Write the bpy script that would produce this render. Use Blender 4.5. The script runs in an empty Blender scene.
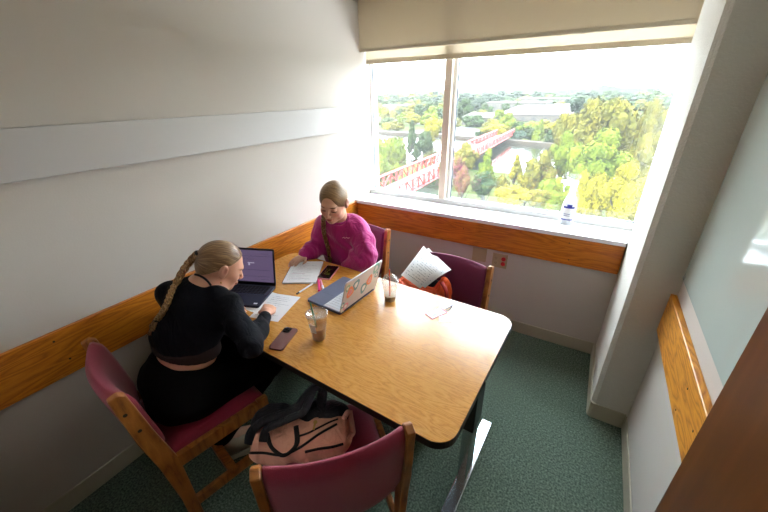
import bpy, bmesh, math, random
import numpy as np
from mathutils import Vector, Matrix, Euler
random.seed(7); rng = np.random.default_rng(7)
COL = bpy.context.scene.collection
R = math.radians
PI = math.pi

# ------------------------------------------------------------------ camera geometry
CAM = Vector((1.779, 0.0, 1.75)); F = 342.39
CROT = Euler((1.12883, 0.01408, 0.53915), 'XYZ')
CM = CROT.to_matrix()
def ray(u, v): return CM @ Vector(((u-384)/F, -(v-256)/F, -1.0))
def at(u, v, y):
    d = ray(u, v); return CAM + d*((y-CAM.y)/d.y)
def onz(u, v, z):
    d = ray(u, v); return CAM + d*((z-CAM.z)/d.z)

# ------------------------------------------------------------------ materials
def s2l(c):
    return tuple((x/12.92 if x <= .04045 else ((x+.055)/1.055)**2.4) for x in c)
def rgb(r, g, b): return s2l((r/255, g/255, b/255)) + (1,)
MATS = {}
def base_mat(name):
    m = bpy.data.materials.new(name); m.use_nodes = True
    nt = m.node_tree; b = nt.nodes['Principled BSDF']
    MATS[name] = m
    return m, nt, b
def mat(name, c, rough=.6, metal=0, bump=0, bscale=60, var=0, vscale=6, spec=.5, coat=0, sheen=0, stretch=(1,1,1)):
    m, nt, b = base_mat(name)
    b.inputs['Base Color'].default_value = c; b.inputs['Roughness'].default_value = rough
    b.inputs['Metallic'].default_value = metal; b.inputs['Specular IOR Level'].default_value = spec
    b.inputs['Coat Weight'].default_value = coat; b.inputs['Coat Roughness'].default_value = .08
    if sheen:
        b.inputs['Sheen Weight'].default_value = sheen; b.inputs['Sheen Roughness'].default_value = .5
    tc = nt.nodes.new('ShaderNodeTexCoord'); mp = nt.nodes.new('ShaderNodeMapping'); mp.inputs['Scale'].default_value = stretch
    nt.links.new(tc.outputs['Object'], mp.inputs[0])
    if bump:
        n = nt.nodes.new('ShaderNodeTexNoise'); n.inputs['Scale'].default_value = bscale; n.inputs['Detail'].default_value = 3
        bp = nt.nodes.new('ShaderNodeBump'); bp.inputs['Strength'].default_value = bump; bp.inputs['Distance'].default_value = .004
        nt.links.new(mp.outputs[0], n.inputs[0]); nt.links.new(n.outputs[0], bp.inputs['Height']); nt.links.new(bp.outputs[0], b.inputs['Normal'])
    if var:
        n = nt.nodes.new('ShaderNodeTexNoise'); n.inputs['Scale'].default_value = vscale; n.inputs['Detail'].default_value = 4
        mx = nt.nodes.new('ShaderNodeMix'); mx.data_type = 'RGBA'
        mx.inputs['A'].default_value = tuple(min(1, x*(1+var)) for x in c[:3])+(1,)
        mx.inputs['B'].default_value = tuple(x*(1-var) for x in c[:3])+(1,)
        nt.links.new(mp.outputs[0], n.inputs[0]); nt.links.new(n.outputs[0], mx.inputs['Factor']); nt.links.new(mx.outputs['Result'], b.inputs['Base Color'])
    return m
def ramp_mat(name, stops, tex='noise', scale=5, stretch=(1,1,1), rough=.5, bump=0, detail=5, distort=0, coord='Object', rot=(0,0,0), spec=.5, coat=0):
    m, nt, b = base_mat(name)
    b.inputs['Roughness'].default_value = rough; b.inputs['Specular IOR Level'].default_value = spec
    b.inputs['Coat Weight'].default_value = coat
    if coord == 'attr':
        tc = nt.nodes.new('ShaderNodeAttribute'); tc.attribute_name = 'hc'; src = tc.outputs['Vector']
    else:
        tc = nt.nodes.new('ShaderNodeTexCoord'); src = tc.outputs[coord]
    mp = nt.nodes.new('ShaderNodeMapping'); mp.inputs['Scale'].default_value = stretch; mp.inputs['Rotation'].default_value = rot
    nt.links.new(src, mp.inputs[0])
    if tex == 'wave':
        n = nt.nodes.new('ShaderNodeTexWave'); n.inputs['Scale'].default_value = scale; n.inputs['Distortion'].default_value = distort
        n.inputs['Detail'].default_value = detail; n.inputs['Detail Scale'].default_value = 1.5; out = n.outputs['Color']
    else:
        n = nt.nodes.new('ShaderNodeTexNoise'); n.inputs['Scale'].default_value = scale; n.inputs['Detail'].default_value = detail
        n.inputs['Distortion'].default_value = distort; out = n.outputs[0]
    nt.links.new(mp.outputs[0], n.inputs[0])
    r = nt.nodes.new('ShaderNodeValToRGB'); e = r.color_ramp.elements
    while len(e) < len(stops): e.new(.5)
    for k, (p, c) in enumerate(stops): e[k].position = p; e[k].color = c
    nt.links.new(out, r.inputs[0]); nt.links.new(r.outputs[0], b.inputs['Base Color'])
    if bump:
        bp = nt.nodes.new('ShaderNodeBump'); bp.inputs['Strength'].default_value = bump; bp.inputs['Distance'].default_value = .003
        nt.links.new(out, bp.inputs['Height']); nt.links.new(bp.outputs[0], b.inputs['Normal'])
    return m
def oak(name, light, mid, dark, stretch, rough=.35, coat=0, scale=1.0, fine=.5):
    """oak grain: broad cathedral bands plus fine pores, both running along the long axis"""
    m, nt, b = base_mat(name)
    b.inputs['Roughness'].default_value = rough; b.inputs['Coat Weight'].default_value = coat; b.inputs['Coat Roughness'].default_value = .2
    tc = nt.nodes.new('ShaderNodeTexCoord'); mp = nt.nodes.new('ShaderNodeMapping'); mp.inputs['Scale'].default_value = stretch
    nt.links.new(tc.outputs['Object'], mp.inputs[0])
    n0 = nt.nodes.new('ShaderNodeTexNoise'); n0.inputs['Scale'].default_value = 2.2*scale; n0.inputs['Detail'].default_value = 1.5
    nt.links.new(mp.outputs[0], n0.inputs[0])
    ma = nt.nodes.new('ShaderNodeMath'); ma.operation = 'MULTIPLY'; ma.inputs[1].default_value = 16
    nt.links.new(n0.outputs[0], ma.inputs[0])
    fr = nt.nodes.new('ShaderNodeMath'); fr.operation = 'PINGPONG'; fr.inputs[1].default_value = 1
    nt.links.new(ma.outputs[0], fr.inputs[0])
    n1 = nt.nodes.new('ShaderNodeTexNoise'); n1.inputs['Scale'].default_value = 38*scale; n1.inputs['Detail'].default_value = 3
    nt.links.new(mp.outputs[0], n1.inputs[0])
    mx = nt.nodes.new('ShaderNodeMix'); mx.data_type = 'FLOAT'; mx.inputs[0].default_value = fine
    nt.links.new(fr.outputs[0], mx.inputs[2]); nt.links.new(n1.outputs[0], mx.inputs[3])
    r = nt.nodes.new('ShaderNodeValToRGB'); e = r.color_ramp.elements; b.inputs['Specular IOR Level'].default_value = .6
    e[0].position = .15; e[0].color = dark; e[1].position = .8; e[1].color = light
    k = e.new(.42); k.color = mid
    nt.links.new(mx.outputs[0], r.inputs[0]); nt.links.new(r.outputs[0], b.inputs['Base Color'])
    return m

M = {}
M['wall'] = mat('wall_paint', rgb(196,188,180), .75, bump=.12, bscale=140)
M['column'] = mat('stucco_paint', rgb(210,206,198), .8, bump=.8, bscale=110)
M['ceiling'] = mat('ceiling_paint', rgb(190,188,176), .9)
M['ledge'] = mat('ledge_paint', rgb(194,190,188), .5)
M['vinylbase'] = mat('vinyl_base', rgb(178,170,150), .45)
M['white'] = mat('white_frame', rgb(235,235,235), .4)
M['sillw'] = mat('white_sill', rgb(236,234,236), .3)
M['gasket'] = mat('dark_gasket', rgb(50,60,75), .5)
M['blind'] = mat('blind_fabric', rgb(208,198,180), .85, bump=.2, bscale=500)
M['fascia'] = mat('fascia_metal', rgb(170,160,150), .5)
M['carpet'] = ramp_mat('green_carpet', [(.3, rgb(54,66,58)), (.5, rgb(84,98,86)), (.7, rgb(118,132,118))], scale=110, rough=.95, bump=.6, detail=4, spec=.1)
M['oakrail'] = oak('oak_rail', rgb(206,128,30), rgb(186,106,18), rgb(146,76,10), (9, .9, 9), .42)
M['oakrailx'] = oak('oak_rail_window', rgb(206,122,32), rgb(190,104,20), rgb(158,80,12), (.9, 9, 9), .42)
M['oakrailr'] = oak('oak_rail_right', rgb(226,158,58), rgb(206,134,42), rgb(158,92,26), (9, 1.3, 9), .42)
M['table'] = oak('oak_laminate', rgb(216,158,76), rgb(202,138,56), rgb(170,106,38), (1.5, 9, 6), .24, scale=1.5, fine=.62, coat=.2)
M['chairwood'] = oak('chair_oak', rgb(178,112,48), rgb(158,94,36), rgb(118,64,22), (5, 5, 1.0), .4)
M['burgundy'] = mat('burgundy_wool', rgb(146,40,66), .9, bump=.5, bscale=420, var=.22, vscale=260, sheen=.25)
M['plum'] = mat('plum_wool', rgb(112,34,76), .9, bump=.5, bscale=420, var=.2, vscale=260, sheen=.25)
M['darkedge'] = mat('dark_edge', rgb(36,28,24), .4)
M['chrome'] = mat('chrome', rgb(190,195,200), .18, metal=1)
M['black'] = mat('black_plastic', rgb(16,17,20), .35)
M['door'] = ramp_mat('door_veneer', [(.3, rgb(92,50,18)), (.7, rgb(122,70,26))], scale=3, stretch=(6,6,.6), rough=.4, detail=6)
M['steel'] = mat('brushed_steel', rgb(170,170,172), .3, metal=1)
M['plate'] = mat('ivory_plate', rgb(176,160,126), .4)
M['redplastic'] = mat('red_socket', rgb(190,30,34), .4)
def wrinkle(m, scale, dist, strength=.6):
    nt = m.node_tree; b = nt.nodes['Principled BSDF']; tc = nt.nodes.new('ShaderNodeTexCoord'); n = nt.nodes.new('ShaderNodeTexNoise'); bp = nt.nodes.new('ShaderNodeBump')
    mp = nt.nodes.new('ShaderNodeMapping'); mp.inputs['Scale'].default_value = (1.3, 1.3, .7); nt.links.new(tc.outputs['Object'], mp.inputs[0])
    n.inputs['Scale'].default_value = scale; n.inputs['Detail'].default_value = 2.5; n.inputs['Distortion'].default_value = 1.2; nt.links.new(mp.outputs[0], n.inputs[0])
    bp.inputs['Strength'].default_value = strength; bp.inputs['Distance'].default_value = dist; nt.links.new(n.outputs[0], bp.inputs['Height'])
    l = b.inputs['Normal'].links
    if l: nt.links.new(l[0].from_socket, bp.inputs['Normal'])
    nt.links.new(bp.outputs[0], b.inputs['Normal'])
M['paper'] = mat('paper', rgb(236,236,240), .8)
M['ink'] = mat('ink', rgb(90,92,120), .8)
M['inkpink'] = mat('pink_ink', rgb(196,120,160), .8)
M['pinkmark'] = mat('pink_plastic', rgb(232,36,120), .35)
M['palepink'] = mat('pale_pink_plastic', rgb(240,170,190), .35)
M['whitepl'] = mat('white_plastic', rgb(235,236,240), .3)
M['navy'] = mat('navy_plastic', rgb(26,32,52), .38)
M['deckgrey'] = mat('deck_grey', rgb(66,72,94), .45)
M['key'] = mat('key_black', rgb(14,15,20), .5)
M['silver'] = mat('silver_metal', rgb(206,203,208), .32, metal=.3)
M['slate'] = mat('slate_cover_reflection', rgb(96,102,124), .35, metal=.3)  # notebook cover colour; on the laptop base it paints in a dark reflection
M['keylight'] = mat('key_silver', rgb(205,208,215), .45)
M['copper'] = mat('rose_case', rgb(112,66,62), .22, metal=.25, coat=.5)
M['roseframe'] = mat('rose_frame', rgb(222,140,150), .35)
M['screenblk'] = mat('phone_glass', rgb(8,8,12), .12)
M['yellow'] = mat('yellow_mark', rgb(190,170,40), .5)
M['coffee'] = mat('iced_coffee', rgb(166,108,52), .35)
M['coffeedark'] = mat('coffee_dregs', rgb(150,116,50), .35)
M['greenstraw'] = mat('green_straw', rgb(10,92,52), .35)
M['orangestraw'] = mat('orange_straw', rgb(236,84,34), .35)
M['orange'] = mat('orange_nylon', rgb(252,98,32), .55, bump=.4, bscale=40)
M['orangedark'] = mat('red_strap', rgb(170,26,20), .55)
M['peach'] = mat('peach_canvas', rgb(226,166,144), .8, bump=.3, bscale=160, var=.06)
M['blackmesh'] = mat('black_mesh', rgb(22,26,38), .5, bump=.5, bscale=300)
M['webbing'] = mat('black_webbing', rgb(14,15,19), .7)
M['gold'] = mat('brass_pull', rgb(190,150,90), .3, metal=1)
M['pinkcloth'] = mat('magenta_fleece', rgb(170,20,112), .85, bump=.25, bscale=220, sheen=.3)
M['blackcloth'] = mat('black_knit', rgb(9,12,22), .85, bump=.3, bscale=200, spec=.2)
M['trousers'] = mat('black_trousers', rgb(10,10,12), .9, spec=.15)
M['brownhem'] = mat('brown_hem', rgb(44,28,28), .85)
M['shoebeige'] = mat('shoe_suede', rgb(176,160,138), .8)
M['shoesole'] = mat('shoe_sole', rgb(196,186,168), .6)
M['hairtie'] = mat('hair_tie', rgb(12,12,14), .7)
M['label'] = mat('white_label', rgb(232,232,232), .6)
M['blueprint'] = mat('blue_print', rgb(34,44,140), .6)
M['badgered'] = mat('badge_red', rgb(178,36,56), .5)
M['sticker1'] = mat('mint_sticker', rgb(140,190,180), .5)
M['sticker2'] = mat('coral_sticker', rgb(238,140,100), .5)
M['sticker3'] = mat('teal_sticker', rgb(110,160,168), .5)
M['stickpink'] = mat('pink_sticker', rgb(226,150,170), .5)
hs = [(.25, rgb(62,42,28)), (.5, rgb(126,94,62)), (.75, rgb(190,156,112))]
M['hair1'] = ramp_mat('blonde_hair', hs, scale=1, stretch=(26, 16, 1), rough=.42, coord='attr', detail=3, bump=.5)
M['hair2'] = ramp_mat('light_brown_hair', [(.25, rgb(84,60,40)), (.5, rgb(136,104,70)), (.78, rgb(186,152,108))], scale=1, stretch=(26, 16, 1), rough=.42, coord='attr', detail=3, bump=.5)
M['braid1'] = ramp_mat('blonde_braid', [(.25, rgb(78,54,34)), (.5, rgb(150,112,70)), (.75, rgb(206,168,116))], scale=1, stretch=(260,260,34), rough=.5, detail=2, bump=.5)
M['braid2'] = ramp_mat('brown_braid', [(.25, rgb(72,46,30)), (.5, rgb(130,90,54)), (.75, rgb(184,140,90))], scale=1, stretch=(260,260,34), rough=.5, detail=2, bump=.5)

wrinkle(M['pinkcloth'], 12, .024); wrinkle(M['blackcloth'], 11, .022); wrinkle(M['peach'], 16, .03); wrinkle(M['orange'], 18, .03, .8); wrinkle(M['blackmesh'], 22, .02)
def skin_mat(name):
    m, nt, b = base_mat(name)
    a = nt.nodes.new('ShaderNodeAttribute'); a.attribute_name = 'Col'
    nt.links.new(a.outputs['Color'], b.inputs['Base Color'])
    b.inputs['Roughness'].default_value = .5; b.inputs['Subsurface Weight'].default_value = .08
    b.inputs['Subsurface Radius'].default_value = (1, .4, .2); b.inputs['Subsurface Scale'].default_value = .008
    return m
M['skin'] = skin_mat('skin')
def translucent(m, w, c):
    nt = m.node_tree; b = nt.nodes['Principled BSDF']; o = nt.nodes['Material Output']
    t = nt.nodes.new('ShaderNodeBsdfTranslucent'); t.inputs[0].default_value = c; mx = nt.nodes.new('ShaderNodeMixShader'); mx.inputs[0].default_value = w
    nt.links.new(b.outputs[0], mx.inputs[1]); nt.links.new(t.outputs[0], mx.inputs[2]); nt.links.new(mx.outputs[0], o.inputs[0])
M['bottle'] = mat('milky_plastic', rgb(238,240,244), .35); translucent(M['bottle'], .45, rgb(240,242,248))
translucent(M['blind'], .42, rgb(236,228,214))

def glass_mat(name, tint=(1,1,1,1), gloss=1.0, rough=.02, haze=0.0, hazecol=(1,1,1,1)):
    """thin clear pane / plastic wall: see-through plus a Fresnel reflection"""
    m = bpy.data.materials.new(name); m.use_nodes = True; nt = m.node_tree; nt.nodes.clear(); MATS[name] = m
    o = nt.nodes.new('ShaderNodeOutputMaterial'); t = nt.nodes.new('ShaderNodeBsdfTransparent'); g = nt.nodes.new('ShaderNodeBsdfGlossy')
    t.inputs[0].default_value = tint; g.inputs['Roughness'].default_value = rough
    fr = nt.nodes.new('ShaderNodeLayerWeight'); fr.inputs[0].default_value = .5
    pw = nt.nodes.new('ShaderNodeMath'); pw.operation = 'POWER'; pw.inputs[1].default_value = 4; nt.links.new(fr.outputs['Facing'], pw.inputs[0])
    ml = nt.nodes.new('ShaderNodeMath'); ml.operation = 'MULTIPLY_ADD'; ml.inputs[1].default_value = .7*gloss; ml.inputs[2].default_value = .06*gloss
    mx = nt.nodes.new('ShaderNodeMixShader'); nt.links.new(pw.outputs[0], ml.inputs[0]); nt.links.new(ml.outputs[0], mx.inputs[0])
    first = t
    if haze:
        d = nt.nodes.new('ShaderNodeBsdfTranslucent' if haze < .1 else 'ShaderNodeBsdfDiffuse'); d.inputs[0].default_value = hazecol
        m2 = nt.nodes.new('ShaderNodeMixShader'); m2.inputs[0].default_value = haze
        nt.links.new(t.outputs[0], m2.inputs[1]); nt.links.new(d.outputs[0], m2.inputs[2]); first = m2
    nt.links.new(first.outputs[0], mx.inputs[1]); nt.links.new(g.outputs[0], mx.inputs[2]); nt.links.new(mx.outputs[0], o.inputs[0])
    return m
M['pane'] = glass_mat('window_glass', (.97,.985,.98,1), 1.2, .02, .011, (.9,.95,.95,1))  # slight translucent veil in the pane stands in for haze outside
M['cup'] = glass_mat('clear_plastic', (.93,.93,.93,1), 1.0, .08, .22, rgb(240,236,232))
M['glassboard'] = mat('glass_board', rgb(206,220,215), .06, spec=.9, coat=1)
def emis(name, c, s):
    m, nt, b = base_mat(name)
    b.inputs['Base Color'].default_value = (.02,.02,.02,1); b.inputs['Roughness'].default_value = .3
    b.inputs['Emission Color'].default_value = c; b.inputs['Emission Strength'].default_value = s
    return m
M['lcd'] = emis('lcd_lilac', rgb(122,104,140), .55)
M['lcdline'] = emis('lcd_line', rgb(70,58,92), .5)
M['lcdlight'] = emis('lcd_light', rgb(200,190,215), .6)
M['lamp'] = emis('lamp_diffuser', (1,.86,.66,1), .5)

# ------------------------------------------------------------------ object helpers
def tag(o, label, cat, group=None, kind=None):
    o['label'] = label; o['category'] = cat
    if group: o['group'] = group
    if kind: o['kind'] = kind
    return o
def empty(name, loc=(0,0,0), rz=0.0):
    o = bpy.data.objects.new(name, None); COL.objects.link(o); o.location = loc; o.rotation_euler = (0,0,rz); o.empty_display_size = .05
    return o
def finish(name, bm, m, parent=None, smooth=False, world=False):
    me = bpy.data.meshes.new(name); bmesh.ops.recalc_face_normals(bm, faces=bm.faces)
    bm.to_mesh(me); bm.free()
    if smooth:
        for p in me.polygons: p.use_smooth = True
    me.materials.append(m)
    o = bpy.data.objects.new(name, me); COL.objects.link(o)
    if parent is not None:
        o.parent = parent
        if world: o.matrix_parent_inverse = Matrix.LocRotScale(parent.location, parent.rotation_euler, None).inverted()
    return o
def struct(name, bm, m, smooth=False, parent=None):
    o = finish(name, bm, m, parent, smooth)
    if parent is None: o['kind'] = 'structure'
    return o
def BM(): return bmesh.new()
def box(bm, lo, hi, mtx=None, bev=0, seg=2):
    lo = Vector(lo); hi = Vector(hi); c = (lo+hi)/2; s = hi-lo
    g = bmesh.ops.create_cube(bm, size=1, matrix=Matrix.Translation(c) @ Matrix.Diagonal((s.x, s.y, s.z, 1)))
    vs = g['verts']
    if bev:
        es = list({e for v in vs for e in v.link_edges})
        g2 = bmesh.ops.bevel(bm, geom=es, offset=bev, segments=seg, profile=.6, affect='EDGES')
        vs = list({v for f in g2['faces'] for v in f.verts} | {v for v in vs if v.is_valid})
    if mtx is not None: bmesh.ops.transform(bm, matrix=mtx, verts=vs)
    return bm
def poly_prism(bm, pts, z0, z1, mtx=None):
    b = [bm.verts.new((p[0], p[1], z0)) for p in pts]; t = [bm.verts.new((p[0], p[1], z1)) for p in pts]
    n = len(pts); bm.faces.new(list(reversed(b))); bm.faces.new(t)
    for i in range(n): bm.faces.new((b[i], b[(i+1)%n], t[(i+1)%n], t[i]))
    if mtx is not None: bmesh.ops.transform(bm, matrix=mtx, verts=b+t)
    return bm
def rrect(x0, y0, x1, y1, r, n=6):
    pts = []
    for cx, cy, a0 in ((x1-r, y1-r, 0), (x0+r, y1-r, 90), (x0+r, y0+r, 180), (x1-r, y0+r, 270)):
        for k in range(n+1):
            a = R(a0+90*k/n); pts.append((cx+r*math.cos(a), cy+r*math.sin(a)))
    return pts
def lathe(bm, prof, n=24, c=(0,0,0), mtx=None, cap=True):
    rings = []
    for r, z in prof:
        rings.append([bm.verts.new((c[0]+r*math.cos(2*PI*k/n), c[1]+r*math.sin(2*PI*k/n), c[2]+z)) for k in range(n)])
    for a, b in zip(rings, rings[1:]):
        for k in range(n): bm.faces.new((a[k], a[(k+1)%n], b[(k+1)%n], b[k]))
    if cap:
        bm.faces.new(list(reversed(rings[0]))); bm.faces.new(rings[-1])
    if mtx is not None: bmesh.ops.transform(bm, matrix=mtx, verts=[v for r_ in rings for v in r_])
    return bm
def tube(bm, pts, rad, n=8, flat=None, up=Vector((0,0,1))):
    """sweep; rad number or list; flat=(a,b) elliptical factors along side / up"""
    pts = [Vector(p) for p in pts]; rings = []
    N = len(pts)
    for i, p in enumerate(pts):
        t = (pts[min(i+1, N-1)] - pts[max(i-1, 0)]).normalized()
        s = t.cross(up)
        if s.length < 1e-3: s = t.cross(Vector((1,0,0)))
        s.normalize(); w = s.cross(t).normalized()
        r = rad[i] if isinstance(rad, (list, tuple)) else rad
        fa, fb = flat if flat else (1, 1)
        rings.append([bm.verts.new(p + s*(r*fa*math.cos(2*PI*k/n)) + w*(r*fb*math.sin(2*PI*k/n))) for k in range(n)])
    for a, b in zip(rings, rings[1:]):
        for k in range(n): bm.faces.new((a[k], a[(k+1)%n], b[(k+1)%n], b[k]))
    bm.faces.new(list(reversed(rings[0]))); bm.faces.new(rings[-1])
    return bm
def bez(pts, n=24):
    """Catmull-Rom through points"""
    P = [Vector(p) for p in pts]; P = [2*P[0]-P[1]] + P + [2*P[-1]-P[-2]]; out = []
    for i in range(1, len(P)-2):
        for k in range(n):
            t = k/n; a, b, c, d = P[i-1:i+3]
            out.append(.5*((2*b) + (c-a)*t + (2*a-5*b+4*c-d)*t*t + (-a+3*b-3*c+d)*t**3))
    out.append(P[-2]); return out
def sheet(bm, f, nu, nv, th=.0006):
    """thin solid sheet from f(u,v)->Vector"""
    def layer(o):
        return [[bm.verts.new(f(i/nu, j/nv)+Vector((0,0,o))) for j in range(nv+1)] for i in range(nu+1)]
    A = layer(0); B = layer(th)
    for i in range(nu):
        for j in range(nv):
            bm.faces.new((A[i][j], A[i][j+1], A[i+1][j+1], A[i+1][j])); bm.faces.new((B[i][j], B[i+1][j], B[i+1][j+1], B[i][j+1]))
    for i in range(nu):
        bm.faces.new((A[i][0], A[i+1][0], B[i+1][0], B[i][0])); bm.faces.new((A[i][nv], B[i][nv], B[i+1][nv], A[i+1][nv]))
    for j in range(nv):
        bm.faces.new((A[0][j], B[0][j], B[0][j+1], A[0][j+1])); bm.faces.new((A[nu][j], A[nu][j+1], B[nu][j+1], B[nu][j]))
    return bm
def frame2(o, xdir, z=None):
    """matrix with origin o and x axis along xdir in the floor plane"""
    x = Vector((xdir[0], xdir[1], 0)).normalized(); y = Vector((-x.y, x.x, 0))
    m = Matrix((( x.x, y.x, 0, o[0]), (x.y, y.y, 0, o[1]), (0, 0, 1, o[2]), (0,0,0,1)))
    return m

# ------------------------------------------------------------------ the room
W = 2.237; D = 2.46; H = 2.62; YB = -.12
b = BM(); box(b, (-.15, YB-1.6, -.12), (W+.15, 2.62, 0)); struct('floor', b, M['carpet'])
b = BM(); box(b, (-.15, YB-.12, H), (W+.15, 2.9, H+.1)); struct('ceiling', b, M['ceiling'])
b = BM(); box(b, (-.12, YB-.12, 0), (0, 2.86, H)); struct('wall_left', b, M['wall'])
b = BM(); box(b, (W, YB-.12, 0), (W+.12, 2.60, H)); struct('wall_right', b, M['wall'])
# window wall: low wall under the sill, head above the window
b = BM(); box(b, (0, D, 0), (W, 2.60, .868)); box(b, (0, 2.60, .3), (W, 2.84, .868)); box(b, (0, 2.66, 2.46), (W, 2.86, H)); struct('wall_window', b, M['wall'])
# back wall with the doorway the photographer stands in
b = BM(); box(b, (0, YB-.12, 0), (1.25, YB, H)); box(b, (1.25, YB-.12, 2.1), (W, YB, H)); box(b, (2.2, YB-.12, 0), (W, YB, 2.1)); struct('wall_back', b, M['wall'])
# corridor behind the doorway
b = BM(); box(b, (-.15, YB-1.7, 0), (W+.15, YB-1.6, 2.6)); box(b, (-.15, YB-1.6, 2.5), (W+.15, YB-.12, 2.6)); box(b, (-.25, YB-1.6, 0), (-.15, YB-.12, 2.6)); box(b, (W+.15, YB-1.6, 0), (W+.25, YB-.12, 2.6))
struct('wall_corridor', b, M['wall'])
# column at the right of the window, with rounded stucco corner
b = BM()
pts = [(2.0575, 1.868), (2.079, 1.85), (W, 1.85), (W, 2.86), (2.128, 2.86), (2.066, D), (2.062, 2.2)]
poly_prism(b, pts, 0, H)
struct('wall_column', b, M['column'])
# baseboards
def bb(name, lo, hi):
    b = BM(); box(b, lo, hi, bev=.0025, seg=1); return struct(name, b, M['vinylbase'])
bb('baseboard_left', (0, YB, 0), (.007, D, .103))
bb('baseboard_window', (.007, D-.007, 0), (2.056, D, .10))
b = BM(); poly_prism(b, [(2.052, D-.007), (2.052, 1.868), (2.056, 1.852), (2.072, 1.844), (W-.007, 1.844), (W-.007, 1.852), (2.08, 1.852), (2.066, 1.86), (2.062, 1.872), (2.064, D-.007)], 0, .105)
struct('baseboard_column', b, M['vinylbase'])
bb('baseboard_right', (W-.007, .8, 0), (W, 1.844, .10))
# left painted ledge
b = BM(); box(b, (0, YB, 1.485), (.028, 2.425, 1.662), bev=.002, seg=1); o = struct('trim_1', b, M['ledge'])
# wooden rails
def screws(par, pts, axis):
    for p in pts:
        b = BM(); lathe(b, [(.0001, .0016), (.004, .001), (.0045, 0)], 10, mtx=Matrix.Translation(p) @ (Matrix.Rotation(R(90), 4, 'Y') if axis == 'x' else Matrix.Rotation(R(90), 4, 'X') if axis == 'y' else Matrix.Rotation(R(-90), 4, 'Y')))
        finish('screw', b, M['black'], par)
b = BM(); box(b, (0, YB, .668), (.02, D, .882), bev=.0025, seg=1); o = struct('trim_2', b, M['oakrail'])
screws(o, [(.0205, .26, .845), (.0205, .28, .74), (.0205, 1.35, .81)], 'x')
b = BM(); box(b, (.02, D-.02, .672), (2.060, D, .866), bev=.0025, seg=1); o = struct('trim_3', b, M['oakrailx'])
screws(o, [(1.02, D-.0205, .80), (1.75, D-.0205, .83), (1.77, D-.0205, .71)], 'y')
b = BM(); box(b, (W-.024, .70, .684), (W, 1.848, .893), bev=.0025, seg=1); o = struct('trim_4', b, M['oakrailr'])
screws(o, [(W-.0245, 1.26, .83), (W-.0245, 1.10, .80), (W-.0245, 1.27, .72)], '-x')
# sill
b = BM(); poly_prism(b, [(0, D-.025), (2.058, D-.025), (2.066, D), (2.115, 2.775), (2.115, 2.84), (0, 2.84)], .868, .895); struct('trim_5', b, M['sillw'])
# window: frame, mullion, panes
b = BM()
box(b, (0, 2.70, .895), (2.115, 2.80, .932), bev=.003, seg=1); box(b, (0, 2.70, 2.42), (2.115, 2.80, 2.46)); box(b, (0, 2.745, .932), (.012, 2.80, 2.42)); box(b, (2.10, 2.745, .932), (2.118, 2.80, 2.42))
win = struct('window_1', b, M['white'])
b = BM(); box(b, (.694, 2.695, .932), (.75, 2.79, 2.42), bev=.003, seg=1); finish('mullion', b, M['blind'] if False else mat('shade_tinted_mullion', rgb(232,214,196), .5), win)  # beige tint paints in the inside shade on the post's front
b = BM(); box(b, (.752, 2.74, .932), (.775, 2.79, 2.42)); finish('frame_stile', b, M['white'], win)
b = BM()
for x0, x1 in ((.012, .692), (.776, 2.10)):
    box(b, (x0, 2.762, .932), (x1, 2.772, .938)); box(b, (x0, 2.762, .938), (x0+.005, 2.772, 2.42))
finish('gasket', b, M['gasket'], win)
for x0, x1 in ((.012, .694), (.776, 2.10)):
    b = BM(); box(b, (x0, 2.774, .934), (x1, 2.778, 2.42)); finish('pane', b, M['pane'], win)
# roller blinds
t = empty('roller_blind', (0, 2.63, 0)); tag(t, 'beige roller blind hanging lower and closest to the glass', 'blind')
def blind(par, y, z0, x0, x1, hem):
    b = BM(); box(b, (x0, y-.001-2.63, z0), (x1, y+.001-2.63, 2.5)); finish('shade_fabric', b, M['blind'], par)
    b = BM(); box(b, (x0, y-.004-2.63, z0-.002), (x1, y+.004-2.63, z0+hem), bev=.003); finish('hem_bar', b, M['blind'], par)
    b = BM(); tube(b, [(x0, y-2.63, 2.52), (x1, y-2.63, 2.52)], .022, 16); finish('roller', b, M['fascia'], par)
blind(t, 2.675, 1.972, .012, 2.093, .03)
t2 = empty('roller_blind', (0, 2.63, 0)); tag(t2, 'beige roller blind in front, shorter, with pale lower hem', 'blind')
blind(t2, 2.60, 2.052, .004, 2.08, .022)
b = BM(); box(b, (t2.location.x+.001, -.09, 2.375), (2.07, -.083, 2.5)); box(b, (.001, -.083, 2.375), (.006, 0.0, 2.5)); finish('fascia', b, M['fascia'], t2)
# right wall glass board
t = empty('glass_board', (W, 1.2, .98)); tag(t, 'pale green glass writing board on the right wall, reflecting the window', 'glass board')
b = BM(); box(b, (-.008, -.95, 0), (-.001, .635, 1.2), bev=.001, seg=1); finish('glass_panel', b, M['glassboard'], t)
for y in (.615, -.92):
    b = BM(); lathe(b, [(.007, 0), (.007, .006), (.005, .008)], 12, mtx=Matrix.Translation((-.007, y, .02)) @ Matrix.Rotation(R(-90), 4, 'Y')); finish('standoff', b, M['steel'], t)
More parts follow.
